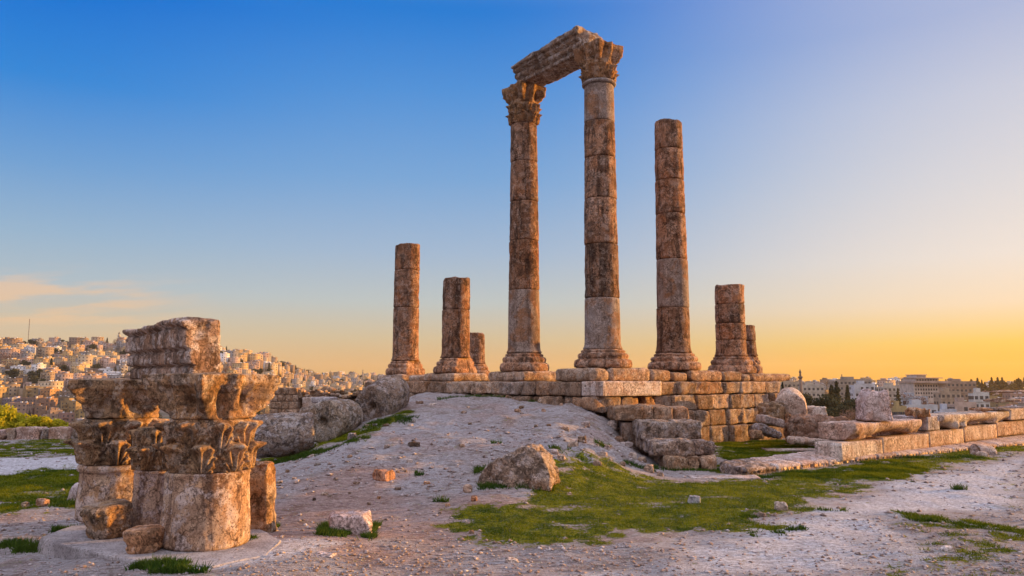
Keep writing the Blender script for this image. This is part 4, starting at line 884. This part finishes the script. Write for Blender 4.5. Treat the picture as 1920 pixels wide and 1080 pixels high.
# ================================================================== city
def boxes(bl, mats, name):
    V, F, I = [], [], []
    for (x0, x1, y0, y1, z0, z1, mi) in bl:
        n = len(V); V += [(x0,y0,z0),(x1,y0,z0),(x1,y1,z0),(x0,y1,z0),(x0,y0,z1),(x1,y0,z1),(x1,y1,z1),(x0,y1,z1)]
        F += [(n,n+3,n+2,n+1),(n+4,n+5,n+6,n+7),(n,n+1,n+5,n+4),(n+1,n+2,n+6,n+5),(n+2,n+3,n+7,n+6),(n+3,n,n+4,n+7)]; I += [mi]*6
    return mesh(name, V, F, mats, False, I)
def window_boxes(w, d, st, fh, nx_, ny_, rs, z0=0, ww=1.2, wh=1.3, drop=.12, th=.06):
    out = []
    for s in range(st):
        zc_ = z0+s*fh+fh*.5
        for k in range(nx_):
            if rs.random() < drop: continue
            x = -w/2+w*(k+.5)/nx_
            out.append((x-ww/2, x+ww/2, -d/2-th, -d/2+.0, zc_-wh/2, zc_+wh/2, 0))
        for k in range(ny_):
            if rs.random() < drop: continue
            y = -d/2+d*(k+.5)/ny_
            out.append((w/2, w/2+th, y-ww/2, y+ww/2, zc_-wh/2, zc_+wh/2, 0)); out.append((-w/2-th, -w/2, y-ww/2, y+ww/2, zc_-wh/2, zc_+wh/2, 0))
    return out
HP = []
for k in range(18):
    rs = random.Random(900+k); st_n = [1,2,2,3,3,3,4,4,5][k % 9]; w = rs.uniform(9, 17); d = rs.uniform(9, 13); fh = 3.2; h = st_n*fh
    walls = [(-w/2, w/2, -d/2, d/2, -7, h, 0)]
    if rs.random() < .6:  # a lower or stepped wing
        sx = rs.choice((-1, 1)); w2 = w*rs.uniform(.3, .5); walls.append((sx*w/2-(w2 if sx < 0 else 0), sx*w/2+(w2 if sx > 0 else 0), -d/2+1.2, d/2-.5, -7, max(fh, h-fh*rs.choice((1, 2))), 0))
    pt = .25; par = [(-w/2-.1, w/2+.1, -d/2-.1, -d/2+pt, h+.003, h+.9, 0), (-w/2-.1, w/2+.1, d/2-pt, d/2+.1, h+.003, h+.9, 0), (-w/2-.1, -w/2+pt, -d/2+pt, d/2-pt, h+.003, h+.9, 0), (w/2-pt, w/2+.1, -d/2+pt, d/2-pt, h+.003, h+.9, 0)]
    hut = [(w*.05, w*.32, -d*.1, d*.25, h+.003, h+2.6, 0)] if rs.random() < .75 else []
    if rs.random() < .35: hut.append((-w*.4, -w*.1, -d*.3, d*.2, h+.003, h+3.0, 0))
    tanks = [(x_, x_+1.2, y_, y_+1.2, h+.3, h+1.7, 0) for x_, y_ in [(rs.uniform(-w*.4, w*.3), rs.uniform(-d*.4, d*.2)) for _ in range(rs.randint(1, 3))]]
    balc = [(-w*.35, -w*.02, -d/2-1.3, -d/2-.07, s*fh+.0, s*fh+1.0, 0) for s in range(1, st_n)] if rs.random() < .5 else []
    wins = window_boxes(w, d, st_n, fh, max(2, int(w/3.2)), max(2, int(d/3.4)), rs)
    HP.append(dict(w=w, d=d, h=h, st=st_n, wall=boxes(walls+hut+par+balc, [M_HOUSE], 'wall'), tank=[boxes([q_], [M_TANK], 'water_tank') for q_ in tanks], win=[boxes([q_], [M_WIN], 'window') for q_ in wins],
        one=boxes(walls+hut+par+balc+[q_[:6]+(1,) for q_ in wins]+[q_[:6]+(2,) for q_ in tanks], [M_HOUSE, M_WIN, M_TANK], 'house')))
CN = [('cream', (.50,.38,.25)), ('tan', (.36,.26,.175)), ('white', (.66,.62,.60)), ('ochre', (.48,.32,.16)), ('pinkish', (.44,.30,.24)), ('grey', (.28,.25,.24)), ('brown', (.23,.16,.12))]
num = {1: 'one', 2: 'two', 3: 'three', 4: 'four', 5: 'five'}
spots = []
def try_spot(a, r, gap=1.0):
    th = math.atan(a); x, y = r*math.sin(th), r*math.cos(th)
    lim = (10.5 if r < 900 else 14)*gap
    for (x2, y2) in spots:
        if abs(x-x2) < lim and abs(y-y2) < lim*.8: return None
    spots.append((x, y)); return x, y
HS = []
rs = random.Random(5)
# bespoke right-hand buildings reserve their ground: (x0,x1,ytop,Y,name,color,storeys,label)
BB = [(1568,1634,713,520,(.46,.40,.34),4,'broad grey beige office building on the town skyline beyond the boulder'),
 (1601,1640,722,430,(.80,.80,.84),3,'small white square building just left of the upright boulder top'),
 (1653,1696,725,470,(.66,.62,.56),3,'long pale building with rows of strip windows right of the boulder'),
 (1689,1738,747,330,(.66,.74,.84),2,'bluish white modern low building with a wide glazed front'),
 (1697,1755,763,270,(.74,.76,.80),2,'white terraced building below the bluish modern one'),
 (1823,1853,738,340,(.85,.83,.80),4,'tall narrow white house with small windows by the stacked slabs'),
 (1774,1830,717,520,(.44,.33,.27),4,'wide brown building right of the tiered hotel'),
 (1760,1800,736,400,(.55,.44,.34),4,'tan four storey building below the brown one'),
 (1785,1828,758,290,(.68,.52,.45),3,'pink rendered building in front of the tan one'),
 (1671,1697,766,250,(.66,.50,.25),2,'small yellow building between the boulder and the carved fragment'),
 (1757,1790,772,240,(.70,.74,.84),2,'low pale blue roofed building behind the wall'),
 (1461,1500,718,560,(.56,.46,.36),3,'stone coloured building at the foot of the minaret'),
 (1504,1545,724,480,(.72,.64,.54),3,'cream building with a red awning right of the minaret'),
 (1462,1500,738,380,(.70,.62,.54),2,'low cream building behind the dark round trees')]
def house_z(x, y): return float(farH(np.array([x]), np.array([y]))[0])
for (x0, x1, yt, Yd, colr, st_n, lab) in BB:
    x = (xat(x0, Yd)+xat(x1, Yd))/2; w = xat(x1, Yd)-xat(x0, Yd); zt = zat(yt, Yd); z0 = min(house_z(x, Yd), zt-st_n*3.3); d = w*.55; h = zt-z0; fh = min(h/st_n, 3.6); zs_ = h-st_n*fh
    root = empty('town_building', (x, Yd+d/2, z0), rnd.uniform(-.08, .12), lab, 'building', 'larger buildings in the town on the right')
    link('wall', boxes([(-w/2, w/2, -d/2, d/2, -4, h, 0), (-w/2, w/2, -d/2-.0, -d/2+.3, h+.003, h+.8, 0), (w/2-.3, w/2, -d/2+.3, d/2, h+.003, h+.8, 0)], [M_HOUSE], 'wall'), root, color=tuple(q*.72 for q in colr))
    link('roof_hut', boxes([(-w*.2, w*.1, -d*.1, d*.3, h+.003, h+2.4, 0)], [M_HOUSE], 'roof_hut'), root, color=tuple(q*.7 for q in colr))
    for s in range(st_n): link('storey_ledge', boxes([(-w/2-.25, w/2+.25, -d/2-.25, -d/2-.003, zs_+s*fh-.1, zs_+s*fh+.15, 0)], [M_HOUSE], 'storey_ledge'), root, color=tuple(c_*.6 for c_ in colr))
    for q_ in window_boxes(w, d, st_n, fh, max(3, int(w/2.6)), 3, rs, z0=zs_, ww=1.4, wh=1.5, drop=.05): link('window', boxes([q_], [M_WIN], 'window'), root)
    spots.append((x, Yd+d/2)); spots.append((x-w*.3, Yd+d/2)); spots.append((x+w*.3, Yd+d/2))
# tiered hotel
Yd = 430; X0 = lambda px: xat(px, Yd); bx = X0(1747); hz = zat(752, Yd)
hotel = empty('tiered_hotel', (bx, Yd+10, hz), -.06, 'large tiered white building with overhanging flat roofs rising above the town', 'building')
def tier(px0, px1, y0, y1, dep, name='wall', color=(.62,.52,.45), mat=M_HOUSE): link(name, boxes([(X0(px0)-bx, X0(px1)-bx, -dep/2, dep/2, zat(y1, Yd)-hz, zat(y0, Yd)-hz, 0)], [mat], name), hotel, color=color)
tier(1717, 1762, 718, 756, 18); tier(1715, 1781, 714.5, 717.8, 24, 'overhanging_roof', (.5,.36,.3)); tier(1722, 1764, 709.5, 714.3, 17); tier(1720, 1770, 708, 709.3, 20, 'overhanging_roof', (.55,.42,.36)); tier(1727, 1745, 703.5, 707.8, 12); tier(1726, 1746, 702, 703.3, 14, 'overhanging_roof', (.6,.45,.4)); tier(1762.2, 1779, 719, 756, 15, 'wing', (.5,.4,.35))
for r_ in range(4):
    for k in range(9):
        a0 = X0(1719.5+k*4.7)-bx; zt = zat(721.5+r_*7, Yd)-hz; link('window', boxes([(a0, a0+.75, -9.08, -9.0, zt-1.1, zt, 0)], [M_WIN], 'window'), hotel)
for k in range(8):
    a0 = X0(1724+k*4.9)-bx; zt = zat(711, Yd)-hz; link('window', boxes([(a0, a0+.8, -8.58, -8.5, zt-.8, zt, 0)], [M_WIN], 'window'), hotel)
spots += [(bx, Yd+10), (bx-8, Yd+10), (bx+8, Yd+10)]
# minarets and towers
def minaret(px, ytop, ybase, Yd, wpx, label, color):
    x = xat(px, Yd); zb_, zt = zat(ybase, Yd), zat(ytop, Yd); h = zt-zb_; r = wpx/2*Yd/1450
    root = empty('minaret', (x, Yd, zb_), 0, label, 'tower'); 
    def L(nm4, pr, mt=M_HOUSE, cl_=color): P, F = lathe_v(pr, 12, 0, 1, 1, 0, 50); link(nm4, mesh(nm4, P, F, mt, False), root, color=cl_)
    L('shaft', [(0,-5), (r*.85,-5), (r*.8,h*.62), (0,h*.62)]); L('balcony', [(0,h*.60), (r*.8,h*.60), (r*1.35,h*.65), (r*1.35,h*.70), (0,h*.70)]); L('upper_shaft', [(0,h*.70), (r*.6,h*.70), (r*.55,h*.84), (0,h*.84)]); L('spire', [(0,h*.84), (r*.75,h*.84), (r*.7,h*.88), (r*.2,h*.95), (0,h)], M_METAL)
minaret(1501, 691, 740, 440, 6.5, 'dark pointed minaret rising left of centre in the right hand town', (.22,.15,.12))
minaret(1579, 701, 718, 600, 3, 'slim tower above the grey office building', (.3,.22,.18))
minaret(218, 622, 645, 960, 4.5, 'pale tower on the left hill ridge beside the entablature block', (.5,.44,.4))
minaret(443, 664, 690, 900, 3.5, 'slender tower on the hill just right of the entablature block', (.45,.38,.34))
minaret(680, 692, 712, 1300, 2.4, 'thin distant minaret left of the leftmost column', (.35,.28,.25))
mast = empty('radio_mast', (xat(47,1005), 1005, zat(640,1005)), 0, 'thin lattice radio mast on the left hill skyline', 'mast')
hm_ = zat(598,1005)-zat(640,1005); link('mast_pole', boxes([(-.22,.22,-.22,.22,-4,hm_,0)], [M_METAL], 'mast_pole'), mast)
for k in range(4): link('cross_arm', boxes([(-1,1,-.1,.1,hm_*(.3+k*.15),hm_*(.3+k*.15)+.25,0)], [M_METAL], 'cross_arm'), mast)

cand = []
def fill(a0, a1, r0, r1, tries, gap=1.0):
    for _ in range(tries):
        a = rs.uniform(a0, a1); r = math.sqrt(rs.uniform(r0*r0, r1*r1)); s = try_spot(a, r, gap)
        if s: cand.append((r, a, s))
fill(-.70, -.46, 470, 1020, 4200); fill(-.40, -.27, 480, 1080, 2200); fill(-.30, -.13, 640, 1560, 1500, 1.25); fill(.33, .70, 270, 1020, 2200, 1.1); fill(-.13, .33, 900, 1600, 60, 1.5)
cand.sort(); BW = {}
placed = 0; far_list = []
treespots = []
for (r, a, (x, y)) in cand:
    if rs.random() < .2: treespots.append((r, a, x, y)); continue
    if a > .3 and r < 330 and rs.random() < .5: treespots.append((r, a, x, y)); continue
    HS.append((r, a, x, y))
print('houses', len(HS), 'trees', len(treespots))
for i, (r, a, x, y) in enumerate(HS):
    p = HP[rs.randrange(18)]
    if r > 900 and p['st'] < 2: p = HP[4]
    z = house_z(x, y); wts = [4,4,1.5,3,3,3,2.5] if a < .3 else [3,2,4,2,3.5,2.5,1.5]; cn, cc = rs.choices(CN, wts)[0]; cc = tuple(c_*rs.uniform(.72, 1.0) for c_ in cc)
    rz = rs.choice((0, .3, -.35, .6, -.15))+rs.uniform(-.1, .1)+(-.0 if a > 0 else .1); sc_ = rs.uniform(.58, .86)
    if i < 290:
        if a < -.42: reg = 'left hill'; zone = 'lower slope of' if r < 640 else ('middle slope of' if r < 820 else 'top of')
        elif a < -.26: reg = 'hill right of entablature'; zone = 'lower slope of' if r < 760 else 'upper slope of'
        elif a < .3: reg = 'far ridge left of columns'; zone = 'slope of'
        else: reg = 'town on the right'; zone = 'near side of' if r < 450 else ('middle of' if r < 700 else 'far side of')
        lab = f"{cn} flat roofed {num[p['st']]} storey house on {zone} {reg}"; grp = lab.replace(' house ', ' houses ')
        if i < 150:
            root = empty('hillside_house', (x, y, z), rz, lab, 'house', grp); root.scale = (sc_,)*3
            link('wall', p['wall'], root, color=cc)
            for m_ in p['win']: link('window', m_, root)
            for m_ in p['tank']: link('water_tank', m_, root)
        else:
            o = link('hillside_house', p['one'], None, (x, y, z), (0,0,rz), cc); o.scale = (sc_,)*3; tag(o, lab, 'house', grp)
    else: far_list.append((p, x, y, z, rz, sc_, cn, cc))
# the rest of the far houses: one mass
if far_list:
    mats = [simple('far_house_'+n_, c_, var=.2, sc=.02) for n_, c_ in CN]+[M_WIN, M_TANK]; ix = {n_: k for k, (n_, c_) in enumerate(CN)}
    VV, FF, II, off = [], [], [], 0
    for p, x, y, z, rz, sc_, cn, cc in far_list:
        me = p['one']; nv = len(me.vertices); co = np.empty(nv*3, np.float32); me.vertices.foreach_get('co', co); co = co.reshape(-1, 3)*sc_
        c, s = math.cos(rz), math.sin(rz); VV.append(np.stack([co[:, 0]*c-co[:, 1]*s+x, co[:, 0]*s+co[:, 1]*c+y, co[:, 2]+z], -1))
        li = np.empty(len(me.loops), np.int32); me.loops.foreach_get('vertex_index', li); FF.append(li.reshape(-1, 4)+off); off += nv
        mi = np.empty(len(me.polygons), np.int32); me.polygons.foreach_get('material_index', mi); II.append(np.where(mi == 0, ix[cn], mi+len(CN)-1))
    o = link('distant_houses', mesh('distant_houses', np.concatenate(VV), np.concatenate(FF), mats, False, np.concatenate(II))); tag(o, 'mass of small pale houses covering the farthest ridges of the city', 'houses'); o['kind'] = 'stuff'
# trees ------------------------------------------------------------------
for (r, a, x, y) in treespots:
    k = rs.choice(('cypress', 'cypress', 'round', 'round', 'pine', 'bare')); kn = {'cypress': 'slim dark cypress', 'round': 'dark round crowned tree', 'pine': 'dark conifer', 'bare': 'brown bare tree'}[k]
    reg = 'left hillside' if a < -.42 else ('hillside right of the entablature block' if a < -.26 else ('far ridge left of the columns' if a < .3 else 'right hand town'))
    tree(k, x, y, house_z(x, y)-.5, rs.uniform(8, 14), 1.0, f'{kn} among the houses of the {reg}', f'{kn} trees of the {reg}', (1,1,1))
for k in range(16):   # cypress grove on the left hill
    px = 112+k*4.6+rs.uniform(-1.5, 1.5); Yd = 800+rs.uniform(-12, 12); x = xat(px, Yd); zt = zat(665+rs.uniform(-3, 6), Yd); z0 = zat(690, Yd)
    tree('cypress', x, Yd, z0, zt-z0, 1.1, 'cypress in the dense dark grove in the middle of the left hill', 'cypresses of the dark grove on the left hill')
def ptree(kind, px, yt, yb, Yd, wide, label, group='trees in front of the right hand town', color=(1,1,1)):
    z0, zt = zat(yb, Yd), zat(yt, Yd); tree(kind, xat(px, Yd), Yd, z0, zt-z0, wide, label, group, color)
ptree('cypress', 1456, 708, 748, 130, .9, 'tall cypress right behind the end of the temple platform')
ptree('cypress', 1467, 716, 748, 150, .8, 'second cypress behind the end of the temple platform')
ptree('cypress', 1479, 722, 752, 170, .9, 'third shorter cypress near the foot of the minaret')
for px, yt, wd, lb in ((1497,731,.9,'left'), (1523,741,.9,'second'), (1546,733,1.0,'third'), (1596,744,1.2,'fourth'), (1614,745,1.1,'last')):
    ptree('round', px, yt-4, 800, 150, wd*.85, f'{lb} dark umbrella shaped tree in the row behind the long brown rock')
ptree('round', 1610, 738, 800, 155, .8, 'dark broad tree directly left of the upright boulder top'); ptree('round', 1560, 738, 800, 152, .8, 'dark broad tree behind the long brown rock at the foot of the cypress')
ptree('pine', 1568, 716, 800, 160, 1.0, 'tallest dark conifer behind the white battered block')
ptree('cypress', 1558, 722, 800, 165, 1.0, 'dense dark cypress left of the tallest conifer'); ptree('cypress', 1588, 722, 790, 200, .8, 'slender cypress right of the tallest conifer')
ptree('round', 1575, 752, 800, 140, 1.0, 'wide dark bush tree at the base of the tallest conifer'); ptree('round', 1552, 757, 802, 135, .9, 'dark bush tree behind the white battered block'); ptree('round', 1530, 762, 802, 140, .9, 'low dark tree left of the white battered block')
ptree('bare', 1586, 764, 802, 120, 1.0, 'pinkish brown bare bush left of the upright boulder'); ptree('bare', 1604, 770, 802, 118, 1.0, 'low brown bare bush at the foot of the upright boulder')
ptree('pine', 1682, 728, 768, 300, .9, 'pointed conifer behind the long pale strip windowed building'); ptree('pine', 1642, 722, 750, 500, 1, 'conifer on the skyline by the boulder top'); ptree('pine', 1700, 716, 745, 480, 1.2, 'spreading conifer left of the tiered hotel')
ptree('bare', 1706, 735, 768, 330, 1.4, 'brown bare tree mass left of the tiered hotel'); ptree('bare', 1722, 742, 768, 320, 1.3, 'brown bare tree below the tiered hotel')
for k in range(22):
    px = 1822+k*4.9+rs.uniform(-2, 2); Yd = 560+rs.uniform(-50, 50); ptree(rs.choice(('pine', 'pine', 'cypress', 'round')), px, 712+rs.uniform(-5, 6), 748, Yd, rs.uniform(.9, 1.3), 'hazy brown conifer in the wooded band at the right skyline', 'conifers of the wooded band at the right', (2.2,1.5,1.1))  # the tint puts warm haze into the crown colour
# ================================================================== haze
hm, t, b = newmat('haze'); t.nodes.remove(b); pv_ = t.nodes.new('ShaderNodeVolumePrincipled'); o_ = [n for n in t.nodes if n.type == 'OUTPUT_MATERIAL'][0]
pv_.inputs['Color'].default_value = (1, .86, .70, 1); pv_.inputs['Density'].default_value = .00008; pv_.inputs['Anisotropy'].default_value = .35; t.links.new(pv_.outputs[0], o_.inputs['Volume'])
hz_ = link('haze', boxes([(-2900, 2900, -90, 3000, -75, 68, 0)], [hm], 'haze')); hz_['kind'] = 'stuff'
HAZE = True
if not HAZE: bpy.data.objects.remove(hz_)
